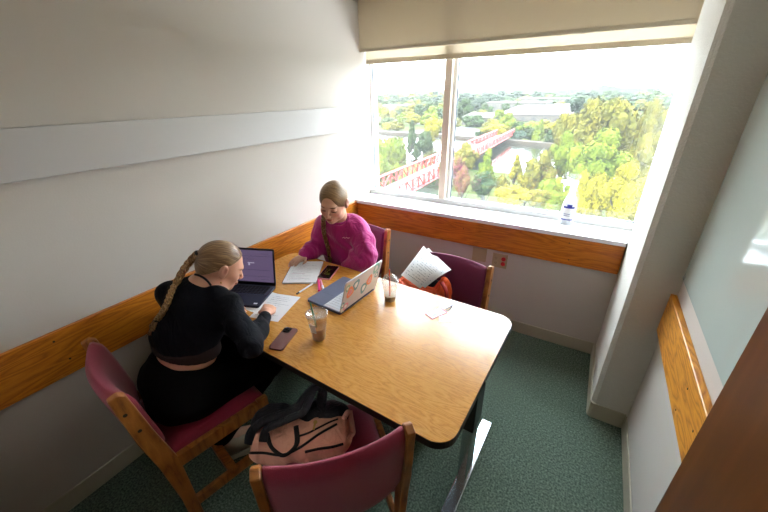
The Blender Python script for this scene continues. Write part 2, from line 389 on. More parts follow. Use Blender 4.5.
# outlets
for x0, x1, z0, z1, kind in ((1.105, 1.215, .548, .662, 0), (1.262, 1.374, .53, .645, 1)):
    t = empty('wall_plate' if kind == 0 else 'wall_outlet', ((x0+x1)/2, D, (z0+z1)/2))
    tag(t, 'blank ivory wall plate below the wooden rail' if kind == 0 else 'ivory wall outlet with two red sockets and two plain sockets', 'wall plate' if kind == 0 else 'outlet')
    hx, hz = (x1-x0)/2, (z1-z0)/2
    b = BM(); box(b, (-hx, -.006, -hz), (hx, 0, hz), bev=.003); finish('cover_plate', b, M['plate'], t)
    if kind:
        for sx, mm in ((-.027, M['plate']), (.027, M['redplastic'])):
            for sz in (-.02, .02):
                b = BM(); lathe(b, [(.0165, 0), (.0165, .003), (.015, .004)], 18, mtx=Matrix.Translation((sx, -.006, sz)) @ Matrix.Rotation(R(90), 4, 'X')); s = finish('socket', b, mm, t)
                b = BM()
                for dx in (-.006, .006): box(b, (sx+dx-.001, -.0108, sz-.001), (sx+dx+.001, -.0095, sz+.007))
                box(b, (sx-.002, -.0108, sz-.009), (sx+.002, -.0095, sz-.005)); finish('slot', b, M['black'], s)
# open door leaf
p0 = Vector((2.098, .79, 0)); p1 = Vector((2.196, -.10, 0)); dd = (p1-p0).normalized()
mt = frame2((p0.x, p0.y, .01), (dd.x, dd.y)); L = (p1-p0).length
b = BM(); box(b, (0, 0, 0), (L, .035, 2.06), bev=.002, seg=1, mtx=None); 
o = struct('door_1', b, M['door']); o.matrix_world = mt
# ceiling lamp (outside the frame, lights the upper wall)
t = empty('ceiling_light', (1.0, 1.0, H)); tag(t, 'square recessed ceiling lamp with warm diffuser', 'ceiling light')
b = BM(); box(b, (-.3, -.3, -.02), (.3, .3, 0)); finish('lamp_housing', b, M['white'], t)
b = BM(); box(b, (-.28, -.28, -.024), (.28, .28, -.02)); finish('diffuser', b, M['lamp'], t)

# ------------------------------------------------------------------ chairs
def chair(name, bc, facing, label, fabric, group):
    """bc = centre of the backrest at its top (floor plan), facing = direction the sitter looks"""
    f = Vector((facing[0], facing[1])).normalized(); o = Vector((bc[0], bc[1])) + f*.27
    t = empty(name, (o.x, o.y, 0), math.atan2(-f.x, f.y)); tag(t, label, 'chair', group)
    hw = .235
    for s in (-1, 1):
        x0, x1 = (s*hw, s*(hw-.028)) if s < 0 else (hw-.028, hw)
        # back post: slanted board, thicker in the middle
        prof = [(-.205, 0), (-.155, 0), (-.165, .42), (-.20, .60), (-.235, .83), (-.255, .845), (-.285, .835), (-.262, .60), (-.235, .44), (-.21, .2)]
        b = BM(); vs0 = [b.verts.new((x0, y, z)) for y, z in prof]; vs1 = [b.verts.new((x1, y, z)) for y, z in prof]
        b.faces.new(vs0); b.faces.new(list(reversed(vs1))); n = len(prof)
        for k in range(n): b.faces.new((vs0[k], vs1[k], vs1[(k+1)%n], vs0[(k+1)%n]))
        bmesh.ops.recalc_face_normals(b, faces=b.faces); bmesh.ops.bevel(b, geom=list(b.edges), offset=.003, segments=1, affect='EDGES')
        post = finish('back_post', b, M['chairwood'], t)
        for yy, zz in ((-.258, .755), (-.240, .66)):
            bb_ = BM(); lathe(bb_, [(.007, -.0005), (.007, .0012), (.0055, .0015)], 14, mtx=Matrix.Translation((s*(hw), yy, zz)) @ Matrix.Rotation(R(90*s), 4, 'Y')); finish('bolt_hole', bb_, M['black'], post)
        b = BM(); box(b, (min(x0,x1), .185, 0), (max(x0,x1), .235, .445), bev=.004); finish('front_leg', b, M['chairwood'], t)
        b = BM(); box(b, (min(x0,x1)+.001, -.17, .375), (max(x0,x1)-.001, .19, .438), bev=.003); finish('side_rail', b, M['chairwood'], t)
        b = BM(); box(b, (min(x0,x1)+.003, -.17, .10), (max(x0,x1)-.003, .19, .15), bev=.003); finish('stretcher', b, M['chairwood'], t)
    b = BM(); box(b, (-hw+.028, -.01, .105), (hw-.028, .03, .14), bev=.003); finish('cross_stretcher', b, M['chairwood'], t)
    b = BM(); box(b, (-hw+.028, .19, .385), (hw-.028, .215, .43), bev=.003); finish('front_rail', b, M['chairwood'], t)
    # seat cushion
    b = BM(); N = 14
    def st(u, v, z0, dome):
        x = (u-.5)*2*(hw-.032); y = -.19+v*.415
        e = (1-abs(2*u-1)**6)*(1-abs(2*v-1)**6)
        return Vector((x, y, z0+dome*e))
    top = [[b.verts.new(st(i/N, j/N, .445, .038)) for j in range(N+1)] for i in range(N+1)]
    bot = [[b.verts.new(st(i/N, j/N, .415, 0)) for j in range(N+1)] for i in range(N+1)]
    for i in range(N):
        for j in range(N):
            b.faces.new((top[i][j], top[i+1][j], top[i+1][j+1], top[i][j+1])); b.faces.new((bot[i][j], bot[i][j+1], bot[i+1][j+1], bot[i+1][j]))
    for i in range(N):
        b.faces.new((top[i][0], bot[i][0], bot[i+1][0], top[i+1][0])); b.faces.new((top[i][N], top[i+1][N], bot[i+1][N], bot[i][N]))
        b.faces.new((top[0][i], top[0][i+1], bot[0][i+1], bot[0][i])); b.faces.new((top[N][i], bot[N][i], bot[N][i+1], top[N][i+1]))
    finish('seat', b, fabric, t, smooth=True)
    # backrest pad, bowed backwards
    b = BM(); nu, nv = 22, 12; HW = hw-.03
    def bp(u, v, side):
        x = (2*u-1)*HW; w = 1-(abs(2*u-1))**2
        zt = .832+.004*w; zb = .455-.02*w + .05*abs(2*u-1)**6
        z = zb+(zt-zb)*v
        yc = -.178-.13*(z-.44)/.4*.5 - .036*w
        e = (max(0, 1-abs(2*v-1)**5))**.5
        return Vector((x, yc - .012 + side*(.006+.024*e), z))
    A = [[b.verts.new(bp(i/nu, j/nv, 1)) for j in range(nv+1)] for i in range(nu+1)]
    B = [[b.verts.new(bp(i/nu, j/nv, -1)) for j in range(nv+1)] for i in range(nu+1)]
    for i in range(nu):
        for j in range(nv):
            b.faces.new((A[i][j], A[i][j+1], A[i+1][j+1], A[i+1][j])); b.faces.new((B[i][j], B[i+1][j], B[i+1][j+1], B[i][j+1]))
        b.faces.new((A[i][0], A[i+1][0], B[i+1][0], B[i][0])); b.faces.new((A[i][nv], B[i][nv], B[i+1][nv], A[i+1][nv]))
    for j in range(nv):
        b.faces.new((A[0][j], B[0][j], B[0][j+1], A[0][j+1])); b.faces.new((A[nu][j], A[nu][j+1], B[nu][j+1], B[nu][j]))
    finish('backrest', b, fabric, t, smooth=True)
    return t
G = 'oak framed chairs around the study table'
chair('study_chair', (.335, .285), (.20, .98), 'oak chair with burgundy pad that the person in black sits on', M['burgundy'], G)
chair('study_chair', (1.325, .475), (-.745, .665), 'empty burgundy oak chair in the foreground under the peach backpack', M['burgundy'], G)
chair('study_chair', (.345, 2.07), (-.02, -1), 'plum padded oak chair behind the person in pink', M['plum'], G)
chair('study_chair', (1.175, 1.845), (-.07, -1), 'plum padded oak chair holding the orange bag by the window wall', M['plum'], G)

# ------------------------------------------------------------------ table
TR = R(-2.0); TC = (.822, 1.138)
t = empty('study_table', (TC[0], TC[1], 0), TR); tag(t, 'large oak laminate study table with dark edge and chrome legs', 'table')
hx, hy = .770, .408
b = BM(); poly_prism(b, rrect(-hx, -hy, hx, hy, .075, 8), .7375, .74); finish('tabletop', b, M['table'], t)
b = BM(); poly_prism(b, rrect(-hx-.001, -hy-.001, hx+.001, hy+.001, .076, 8), .706, .7373); finish('edge_band', b, M['darkedge'], t)
for s in (-1, 1):
    x = s*(hx-.045)
    b = BM(); box(b, (x-.03, -.33, 0.0), (x+.03, .375, .028), bev=.006); finish('foot', b, M['chrome'], t)
    b = BM(); box(b, (x-.022, -.04, .026), (x+.022, .06, .42), bev=.005); lg = finish('leg', b, M['chrome'], t)
    b = BM(); box(b, (x-.027, -.046, .40), (x+.027, .066, .70), bev=.004); finish('leg_sleeve', b, M['black'], t)
    b = BM(); box(b, (x-.03, -.30, .68), (x+.03, .30, .706)); finish('support_arm', b, M['black'], t)
b = BM(); box(b, (-hx+.05, -.02, .60), (hx-.05, .02, .67)); finish('apron_beam', b, M['black'], t)
TZ = .7402

# ------------------------------------------------------------------ things on the table
# navy laptop
def quad_keys(b, x0, y0, x1, y1, nx, ny, z, gap=.003, h=.0015):
    dx = (x1-x0)/nx; dy = (y1-y0)/ny
    for j in range(ny):
        off = .3*dx*(j % 2)
        for i in range(nx):
            xa = x0+i*dx+gap/2; box(b, (xa, y0+j*dy+gap/2, z), (xa+dx-gap, y0+(j+1)*dy-gap/2, z+h))
def laptop(name, hinge0, hinge1, depth, scr_h, lean, label, base_m, deck_m, key_m, lid_m):
    """hinge0->hinge1 along +x local; user sits on -y local side"""
    h0 = Vector(hinge0); h1 = Vector(hinge1); w = (h1-h0).length
    t = empty(name, (h0.x, h0.y, TZ), math.atan2(h1.y-h0.y, h1.x-h0.x)); tag(t, label, 'laptop')
    b = BM(); poly_prism(b, rrect(0, -depth, w, 0, .010, 4), .001, .015); base = finish('base', b, base_m, t)
    b = BM(); box(b, (.006, -depth*.5, .015), (w-.006, -.012, .0153)); finish('keyboard_deck', b, deck_m, base)
    b = BM(); quad_keys(b, .014, -depth*.5+.004, w-.02, -.018, 14, 5, .0153); finish('keys', b, key_m, base)
    b = BM(); box(b, (w*.34, -depth+.012, .015), (w*.66, -depth*.55, .0154)); finish('trackpad', b, base_m, base)
    m4 = Matrix.Translation((0, 0, .014)) @ Matrix.Rotation(-lean, 4, 'X')
    b = BM(); poly_prism(b, rrect(0, 0, w, scr_h, .009, 4), -.003, .003, mtx=m4 @ Matrix.Rotation(R(90), 4, 'X')); lid = finish('lid', b, lid_m, t)
    b = BM(); tube(b, [(.03, .002, .014), (w-.03, .002, .014)], .005, 8); finish('hinge', b, M['black'], t)
    return t, lid, m4, w
t, lid, m4, w = laptop('laptop', (.030, 1.020, 0), (.345, 1.148, 0), .215, .216, R(12), 'open dark navy laptop with a lilac screen beside the left wall', M['navy'], M['deckgrey'], M['key'], M['navy'])
b = BM(); box(b, (.009, -.0036, .018), (w-.009, -.003, .214-.009), mtx=m4); sc = finish('screen', b, M['lcd'], lid)
for z0, z1 in ((0, .018), (.205, .214)):
    b = BM(); box(b, (.0, -.0034, z0), (w, -.003, z1), mtx=m4); finish('bezel', b, M['black'], lid)
b = BM()
for x0, x1, z in ((.02, .08, .196), (.02, w-.02, .17), (w-.08, w-.03, .185), (.12, w-.12, .152), (.02, .09, .10), (.02, w-.03, .088), (.02, .12, .07), (.02, w-.03, .05), (.03, .10, .042), (w-.09, w-.03, .032)):
    box(b, (x0, -.0041, z), (x1, -.0036, z+.0016), mtx=m4)
finish('screen_text', b, M['lcdline'], sc)
b = BM(); box(b, (w*.52, -.0041, .128), (w*.64, -.0036, .133), mtx=m4); box(b, (w*.53, -.0041, .115), (w*.56, -.0036, .130), mtx=m4); finish('screen_mark', b, M['lcdlight'], sc)
b = BM(); box(b, (w-.035, -.2, .0151), (w-.015, -.188, .0155)); finish('sticker', b, M['label'], t)
# silver laptop
t, lid, m4, w = laptop('laptop', (.855, 1.417, 0), (.838, 1.113, 0), .235, .196, R(16), 'open silver laptop with colourful stickers on its lid', M['slate'], M['silver'], M['keylight'], M['silver'])  # slate base: silver metal with its dark reflection put into the colour
def disc_ring(b, cx, cz, r0, r1, m, n=18, sx=1, y=.0032, y1=.0036):
    # ring on the lid's back
    vs = []
    for k in range(n):
        a = 2*PI*k/n; wob = 1+.12*math.sin(3*a+cx*90)
        vs.append((cx+sx*r1*wob*math.cos(a), cz+r1*wob*math.sin(a), cx+sx*r0*wob*math.cos(a), cz+r0*wob*math.sin(a)))
    O = [b.verts.new(m @ Vector((v[0], y1, v[1]))) for v in vs]; I = [b.verts.new(m @ Vector((v[2], y1, v[3]))) for v in vs]
    O2 = [b.verts.new(m @ Vector((v[0], y, v[1]))) for v in vs]
    for k in range(n):
        q = (k+1) % n; b.faces.new((O[k], O[q], I[q], I[k])); b.faces.new((O2[k], O2[q], O[q], O[k]))
for cx, cz, r, kind in ((.255, .115, .036, 'sticker2'), (.215, .14, .034, 'sticker3'), (.285, .155, .022, 'sticker1'), (.135, .075, .036, 'sticker3'), (.092, .105, .034, 'sticker2'), (.048, .165, .036, 'sticker1'), (.272, .028, .026, 'stickpink'), (.30, .05, .02, 'sticker3'), (.03, .11, .02, 'sticker3')):
    b = BM(); disc_ring(b, cx, cz, r*.55, r, m4, sx=.75); s = finish('sticker', b, M[kind], lid)
    b = BM(); disc_ring(b, cx, cz, .0005, r*.45, m4, sx=.75); finish('sticker_centre', b, M['label' if kind != 'sticker2' else 'stickpink'], s)
# things laid on the table given by their corner pixels
def flat(name, corners, label, cat, th, m, z=TZ, rr=None, group=None, parent=None):
    P = [onz(u, v, z+th) for u, v in corners]   # order: near-left, near-right, far-right, far-left
    c = sum(P, Vector())/4; a = ((P[1]-P[0])+(P[2]-P[3]))/2; d = ((P[3]-P[0])+(P[2]-P[1]))/2
    w_, h_ = a.length, d.length
    t = empty(name, (c.x, c.y, z), math.atan2(a.y, a.x)); tag(t, label, cat, group)
    return t, w_, h_
t, w_, h_ = flat('spiral_notebook', [(282,283), (316,282), (323,261.5), (293.5,261.5)], 'white spiral notebook open under the hand of the person in pink', 'notebook', .008, M['paper'])
b = BM(); box(b, (-w_/2, -h_/2, .0002), (w_/2, h_/2, .009), bev=.001, seg=1); finish('pages', b, M['paper'], t)
b = BM(); box(b, (-w_/2-.002, -h_/2-.002, 0), (w_/2+.002, h_/2+.002, .0002)); finish('cover', b, M['slate'], t)
b = BM()
for k in range(22):
    y = -h_/2+.008+k*(h_-.016)/21
    bmesh.ops.create_cone(b, cap_ends=True, segments=8, radius1=.0045, radius2=.0045, depth=.0015, matrix=Matrix.Translation((-w_/2, y, .0055)) @ Matrix.Rotation(R(90), 4, 'X'))
finish('spiral_binding', b, M['black'], t)
def scribbles(par, w_, h_, z, rows, m, name='writing', seed=1, x0=.1, x1=.9, thick=.0012, y0=.08, y1=.92):
    r = random.Random(seed); b = BM()
    for k in range(rows):
        y = h_/2 - h_*(y0+(y1-y0)*(k+.5)/rows); x = -w_/2+w_*x0; xe = -w_/2+w_*(x0+(x1-x0)*r.uniform(.45, 1))
        while x < xe:
            l = r.uniform(.004, .014)
            box(b, (x, y+r.uniform(-.0008, .0008), z), (min(x+l, xe), y+thick+r.uniform(0, .0008), z+.0001)); x += l+r.uniform(.0015, .004)
    return finish(name, b, m, par)
scribbles(t, w_, h_, .0091, 15, M['ink'], seed=3); scribbles(t, w_, h_, .0091, 4, M['inkpink'], 'writing', seed=8, x0=.15, x1=.6)
# phone of the person in pink
t, w_, h_ = flat('phone', [(319,278), (331.8,279), (337.6,266.4), (325,264.8)], 'black screened phone in a pink case beside the notebook', 'phone', .008, M['roseframe'])
b = BM(); poly_prism(b, rrect(-w_/2, -h_/2, w_/2, h_/2, .009, 4), 0, .008); finish('case', b, M['roseframe'], t)
b = BM(); poly_prism(b, rrect(-w_/2+.003, -h_/2+.003, w_/2-.003, h_/2-.003, .007, 4), .008, .0085); s = finish('screen', b, M['screenblk'], t)
scribbles(t, w_*.8, h_*.55, .0086, 5, M['yellow'], 'screen_text', seed=5, thick=.0016)
# phone near the foreground
t, w_, h_ = flat('phone', [(268.8,348), (283,350), (297.4,328.8), (284.5,326.4)], 'dark rose phone lying face down at the near edge of the table', 'phone', .009, M['copper'])
b = BM(); poly_prism(b, rrect(-w_/2, -h_/2, w_/2, h_/2, .010, 5), 0, .0095); bmesh.ops.bevel(b, geom=list(b.edges), offset=.0015, segments=2, affect='EDGES'); finish('case', b, M['copper'], t)
b = BM(); poly_prism(b, rrect(-w_/2+.006, h_/2-.040, -w_/2+.040, h_/2-.006, .008, 4), .0095, .0125); cbm = finish('camera_bump', b, M['screenblk'], t)
for dx, dy in ((.013, -.014), (.013, -.031), (.03, -.022)):
    b = BM(); lathe(b, [(.0055, 0), (.0055, .002), (.004, .0024)], 14, c=(-w_/2+.001+dx, h_/2-.0+dy, .0122)); finish('lens', b, M['black'], cbm)
# papers under the writing hand
def loose(name, corners, label, z, curl, seed, rows, m='paper', inkm='ink', cat='paper'):
    t, w_, h_ = flat(name, corners, label, cat, .001, M[m], z=z)
    b = BM(); sheet(b, lambda u, v: Vector(((u-.5)*w_, (v-.5)*h_, .0003+curl*(max(0, u-.6)**2*max(0, v-.2)))), 10, 10, .0005); finish('sheet', b, M[m], t)
    if rows: scribbles(t, w_, h_, .0009, rows, M[inkm], seed=seed)
    return t
loose('paper_sheet', [(251,315.5), (280.5,324), (298,295.3), (272.5,294.5)], 'white worksheet of pen notes under the hand of the person in black', TZ, .0, 11, 12)
loose('paper_sheet', [(246,309), (262,316), (288,297), (268,291)], 'white sheet lying partly beneath the worksheet by the navy laptop', TZ-.0001, .0, 12, 0)
# pens and markers
def pen(name, a, b_, r, label, cat, m, capm=None, caplen=.3, z=TZ, cone=True):
    A = onz(a[0], a[1], z+r); B_ = onz(b_[0], b_[1], z+r); L = (B_-A).length; d = B_-A
    t = empty(name, (A.x, A.y, z+r), math.atan2(d.y, d.x)); tag(t, label, cat)
    rot = Matrix.Rotation(R(90), 4, 'Y')
    b = BM(); lathe(b, [(r*.8, 0), (r, .002), (r, L*(1-caplen))], 14, mtx=rot); finish('barrel', b, m, t)
    b = BM(); lathe(b, [(r*1.08, L*(1-caplen)), (r*1.08, L*.97), (r*.6, L)], 14, mtx=rot); finish('cap', b, capm or m, t)
    return t
pen('pen', (312.8,283.5), (296.5,294), .0048, 'white pen with black tip lying between notebook and worksheet', 'pen', M['whitepl'], M['black'], .14)
pen('highlighter', (318.5,280), (319.3,291), .007, 'bright pink highlighter standing out below the notebook corner', 'highlighter', M['pinkmark'], M['pinkmark'], .35)
pen('highlighter', (320.5,280), (323.6,290), .006, 'pale pink and white highlighter beside the bright pink one', 'highlighter', M['palepink'], M['whitepl'], .4)
# badge
t, w_, h_ = flat('id_badge', [(432.2,319.6), (448,312.3), (440,307), (424.5,313.6)], 'white identity badge with a red border at the right of the table', 'badge', .002, M['badgered'])
b = BM(); poly_prism(b, rrect(-w_/2, -h_/2, w_/2, h_/2, .006, 4), 0, .002); finish('holder', b, M['badgered'], t)
b = BM(); box(b, (-w_/2+.005, -h_/2+.004, .002), (w_/2-.008, h_/2-.004, .0024)); finish('card', b, M['paper'], t)
scribbles(t, w_*.7, h_*.6, .0025, 4, M['ink'], 'card_text', seed=21)
b = BM(); pp = [onz(u, v, TZ+.003)-t.location for u, v in ((445,309), (448,308), (451,306), (452.5,305), (450,309.5), (446,310.5))]
rz = Matrix.Rotation(-t.rotation_euler.z, 3, 'Z'); pp = [rz @ Vector((p.x, p.y, .003)) for p in pp]
tube(b, bez(pp, 6), .0016, 6, flat=(1.6,.7)); finish('lanyard', b, M['black'], t)
loose('paper_slip', [(434.6,321.9), (457.5,322.2), (455,316.5), (443,315)], 'small white slip of paper beside the identity badge', TZ, 0, 31, 4)
# cups
def cup(x, y, h, rb, rt, label, straw_m, straw_top, liq, fill, dome, sticker):
    t = empty('iced_coffee_cup', (x, y, TZ)); tag(t, label, 'cup', 'plastic iced coffee cups')
    b = BM(); n = 28
    lathe(b, [(rb*.92, .0), (rb, .003), (rb+(rt-rb)*.5, h*.5), (rt, h), (rt+.002, h+.001), (rt-.0006, h-.001)], n, cap=False); 
    b.faces.new([b.verts.new((rb*.92*math.cos(2*PI*k/n), rb*.92*math.sin(2*PI*k/n), .001)) for k in range(n)])
    finish('cup_body', b, M['cup'], t, smooth=True)
    b = BM(); rf = rb+(rt-rb)*fill-.0012
    lathe(b, [(rb*.9, .002), (rb-.001, .005), (rf, h*fill)], n); finish('drink', b, liq, t, smooth=False)
    b = BM()
    if dome: lathe(b, [(rt+.003, h-.003), (rt+.003, h+.004), (rt-.002, h+.006), (rt-.008, h+.022), (rt-.02, h+.036), (.012, h+.040)], n, cap=False)
    else: lathe(b, [(rt+.0035, h-.004), (rt+.0035, h+.005), (rt-.003, h+.006), (rt-.004, h+.001), (.006, h+.001)], n, cap=False)
    finish('lid', b, M['cup'], t, smooth=True)
    b = BM(); tube(b, [(.004, -.01, h*fill*.6), straw_top], .0038, 10); finish('straw', b, straw_m, t)
    if sticker:
        b = BM(); a0, a1 = sticker; nn = 8
        for k in range(nn):
            for (za, zb) in ((.40, .74),):
                def pt(a, zf):
                    r = rb+(rt-rb)*zf+.0008; return (r*math.cos(a), r*math.sin(a), h*zf)
                aa = a0+(a1-a0)*k/nn; ab = a0+(a1-a0)*(k+1)/nn
                b.faces.new([b.verts.new(pt(aa, za)), b.verts.new(pt(ab, za)), b.verts.new(pt(ab, zb)), b.verts.new(pt(aa, zb))])
        bmesh.ops.remove_doubles(b, verts=b.verts, dist=1e-5); finish('label_sticker', b, M['label'], t)
    return t
cup(.865, .922, .135, .029, .046, 'clear cup half full of coffee with a green straw, nearest the foreground', M['greenstraw'], (-.020, -.010, .192), M['coffee'], .50, False, (R(-108), R(-62)))
cup(.985, 1.365, .115, .030, .044, 'nearly empty domed cup with an orange straw beside the stickered laptop', M['orangestraw'], (-.004, .0, .185), M['coffeedark'], .27, True, None)
# spray bottle on the sill
t = empty('spray_bottle', (1.695, 2.655, .895), R(180)); t.scale = (1.22, 1.22, 1.25); tag(t, 'white trigger spray bottle with blue label standing on the window sill', 'spray bottle')
b = BM(); lathe(b, [(.034, 0), (.037, .004), (.036, .11), (.031, .135), (.018, .165), (.014, .185), (.014, .195)], 24); o = finish('bottle_body', b, M['bottle'], t, smooth=True)
b = BM(); lathe(b, [(.0375, .02), (.0373, .11)], 24, cap=False); finish('label', b, M['label'], t)
b = BM()
for a0, a1, z0, z1 in ((45, 140, .096, .106), (75, 115, .10, .118), (40, 145, .028, .034), (60, 110, .052, .055), (60, 110, .062, .065)):
    for k in range(8):
        aa, ab = R(a0+(a1-a0)*k/8), R(a0+(a1-a0)*(k+1)/8)
        b.faces.new([b.verts.new((.0379*math.cos(q), .0379*math.sin(q), z)) for q, z in ((aa, z0), (ab, z0), (ab, z1), (aa, z1))])
finish('writing', b, M['blueprint'], t)
b = BM(); lathe(b, [(.017, .19), (.017, .213), (.011, .218)], 16); box(b, (-.02, -.011, .216), (.055, .011, .243), bev=.005); box(b, (.055, -.007, .226), (.068, .007, .24), bev=.002); tube(b, [(.038, 0, .222), (.048, 0, .20), (.044, 0, .18)], .005, 8, flat=(1.6,.8)); finish('trigger_head', b, M['bottle'], t)

# ------------------------------------------------------------------ implicit-surface bodies
class SDF:
    def __init__(s, h=.004, k=.02): s.P = []; s.h = h; s.k = k
    def ell(s, c, r, rot=None, k=None, op='u'):
        s.P.append(('e', np.array(c, float), np.array(r, float), np.eye(3) if rot is None else np.array(rot, float), s.k if k is None else k, op)); return s
    def cap(s, a, b, ra, rb, k=None, op='u'):
        s.P.append(('c', np.array(a, float), np.array(b, float), (ra, rb), s.k if k is None else k, op)); return s
    def half(s, p, n, k=.004):   # remove everything on the +n side
        n = np.array(n, float); s.P.append(('h', np.array(p, float), n/np.linalg.norm(n), None, k, 'i')); return s
    def chain(s, pts, rs, k=None):
        for i in range(len(pts)-1): s.cap(pts[i], pts[i+1], rs[i], rs[i+1], k)
        return s
    def mesh(s, name, m, parent, noise=None, smooth_it=1, attr=None):
        h = s.h; lo = np.full(3, 1e9); hi = -lo
        for p in s.P:
            if p[-1] != 'u': continue
            if p[0] == 'e':
                e = np.sqrt(((p[3]*p[2])**2).sum(1)); lo = np.minimum(lo, p[1]-e); hi = np.maximum(hi, p[1]+e)
            else:
                r = max(p[3]); lo = np.minimum(lo, np.minimum(p[1], p[2])-r); hi = np.maximum(hi, np.maximum(p[1], p[2])+r)
        lo -= 4*h+.012; hi += 4*h+.012
        n = np.ceil((hi-lo)/h).astype(int)+1
        V = np.full(n, 1.0, np.float32)
        ax = [lo[i]+h*np.arange(n[i]) for i in range(3)]
        for p in s.P:
            kk = p[4]; pad = kk+3*h
            if p[0] == 'h': b0 = np.zeros(3, int); b1 = n
            else:
                if p[0] == 'e': e = np.sqrt(((p[3]*p[2])**2).sum(1)); l, u = p[1]-e-pad, p[1]+e+pad
                else: r = max(p[3]); l, u = np.minimum(p[1], p[2])-r-pad, np.maximum(p[1], p[2])+r+pad
                b0 = np.clip(np.floor((l-lo)/h).astype(int), 0, n-1); b1 = np.clip(np.ceil((u-lo)/h).astype(int)+1, 1, n)
            if (b1 <= b0).any(): continue
            sl = tuple(slice(b0[i], b1[i]) for i in range(3))
            X, Y, Z = np.meshgrid(*[ax[i][sl[i]] for i in range(3)], indexing='ij', sparse=True)
            if p[0] == 'e':
                q = [X-p[1][0], Y-p[1][1], Z-p[1][2]]; Rm = p[3]
                l = [(Rm[0,i]*q[0]+Rm[1,i]*q[1]+Rm[2,i]*q[2]) for i in range(3)]
                k0 = np.sqrt(sum((l[i]/p[2][i])**2 for i in range(3))); k1 = np.sqrt(sum((l[i]/p[2][i]**2)**2 for i in range(3)))
                d = k0*(k0-1)/np.maximum(k1, 1e-6)
            elif p[0] == 'c':
                a, b_ = p[1], p[2]; ba = b_-a; L2 = max(ba@ba, 1e-9)
                t_ = np.clip(((X-a[0])*ba[0]+(Y-a[1])*ba[1]+(Z-a[2])*ba[2])/L2, 0, 1)
                d = np.sqrt((X-a[0]-t_*ba[0])**2+(Y-a[1]-t_*ba[1])**2+(Z-a[2]-t_*ba[2])**2)-(p[3][0]+(p[3][1]-p[3][0])*t_)
            else:
                d = (X-p[1][0])*p[2][0]+(Y-p[1][1])*p[2][1]+(Z-p[1][2])*p[2][2]
            A = V[sl]
            if p[5] == 'u':
                hh = np.maximum(kk-np.abs(A-d), 0)/max(kk, 1e-6); V[sl] = np.minimum(A, d)-hh*hh*kk/4
            elif p[5] == 's':
                d = -d; hh = np.maximum(kk-np.abs(A-d), 0)/max(kk, 1e-6); V[sl] = np.maximum(A, d)+hh*hh*kk/4
            else:
                hh = np.maximum(kk-np.abs(A-d), 0)/max(kk, 1e-6); V[sl] = np.maximum(A, d)+hh*hh*kk/4
        if noise is not None:
            X, Y, Z = np.meshgrid(*ax, indexing='ij', sparse=True); V += noise(X, Y, Z).astype(np.float32)
        ins = V < 0
        c = ins[:-1,:-1,:-1].astype(np.int8)
        c = sum(ins[i:n[0]-1+i, j:n[1]-1+j, k:n[2]-1+k].astype(np.int8) for i in (0,1) for j in (0,1) for k in (0,1))
        act = np.argwhere((c > 0) & (c < 8)); idx = np.full(c.shape, -1, np.int64); idx[tuple(act.T)] = np.arange(len(act))
        cor = [(i,j,k) for i in (0,1) for j in (0,1) for k in (0,1)]
        val = {q: V[act[:,0]+q[0], act[:,1]+q[1], act[:,2]+q[2]] for q in cor}
        S = np.zeros((len(act), 3)); cnt = np.zeros(len(act))
        for q in cor:
            for a in range(3):
                if q[a]: continue
                q2 = list(q); q2[a] = 1; q2 = tuple(q2); va, vb = val[q], val[q2]; mk = (va < 0) != (vb < 0)
                tt = np.where(mk, va/np.where(mk, va-vb, 1), 0); pos = np.tile(np.array(q, float), (len(act), 1)); pos[:,a] += tt
                S[mk] += pos[mk]; cnt[mk] += 1
        P = lo + h*(act + S/cnt[:,None])
        F_ = []
        for a in range(3):
            u, v = (a+1)%3, (a+2)%3
            s0 = [slice(None)]*3; s1 = [slice(None)]*3; s0[a] = slice(0, -1); s1[a] = slice(1, None)
            i0 = ins[tuple(s0)]; i1 = ins[tuple(s1)]; e = np.argwhere(i0 != i1)
            e = e[(e[:,u] > 0) & (e[:,v] > 0) & (e[:,u] < n[u]-1) & (e[:,v] < n[v]-1)]
            flip = i0[tuple(e.T)]
            def cell(du, dv):
                q = e.copy(); q[:,u] -= du; q[:,v] -= dv; return idx[q[:,0], q[:,1], q[:,2]]
            Q = np.stack([cell(1,1), cell(0,1), cell(0,0), cell(1,0)], 1)
            Q[~flip] = Q[~flip][:, ::-1]; F_.append(Q)
        Fc = np.concatenate(F_); Fc = Fc[(Fc >= 0).all(1)]
        for _ in range(smooth_it):   # light Laplacian smoothing
            acc = np.zeros_like(P); ct = np.zeros(len(P))
            for a_, b_ in ((0,1),(1,2),(2,3),(3,0)):
                np.add.at(acc, Fc[:,a_], P[Fc[:,b_]]); np.add.at(acc, Fc[:,b_], P[Fc[:,a_]]); np.add.at(ct, Fc[:,a_], 1); np.add.at(ct, Fc[:,b_], 1)
            P = .5*P+.5*acc/np.maximum(ct, 1)[:,None]
        off = np.array(parent.location) if parent is not None else (s.base if hasattr(s, 'base') else np.zeros(3))
        me = bpy.data.meshes.new(name); me.vertices.add(len(P)); me.vertices.foreach_set('co', (P-off).astype(np.float32).ravel())
        me.loops.add(len(Fc)*4); me.loops.foreach_set('vertex_index', Fc.ravel().astype(np.int32))
        me.polygons.add(len(Fc)); me.polygons.foreach_set('loop_start', np.arange(0, len(Fc)*4, 4, dtype=np.int32))
        me.polygons.foreach_set('use_smooth', np.ones(len(Fc), bool)); me.update(calc_edges=True); me.validate()
        if attr is not None:
            for an, typ, fn in attr:
                at_ = me.attributes.new(an, typ, 'POINT'); vals = fn(P)
                at_.data.foreach_set('color' if typ == 'FLOAT_COLOR' else 'vector', vals.astype(np.float32).ravel())
        me.materials.append(m)
        o = bpy.data.objects.new(name, me); COL.objects.link(o)
        if parent is not None: o.parent = parent
        else: o.location = off
        return o

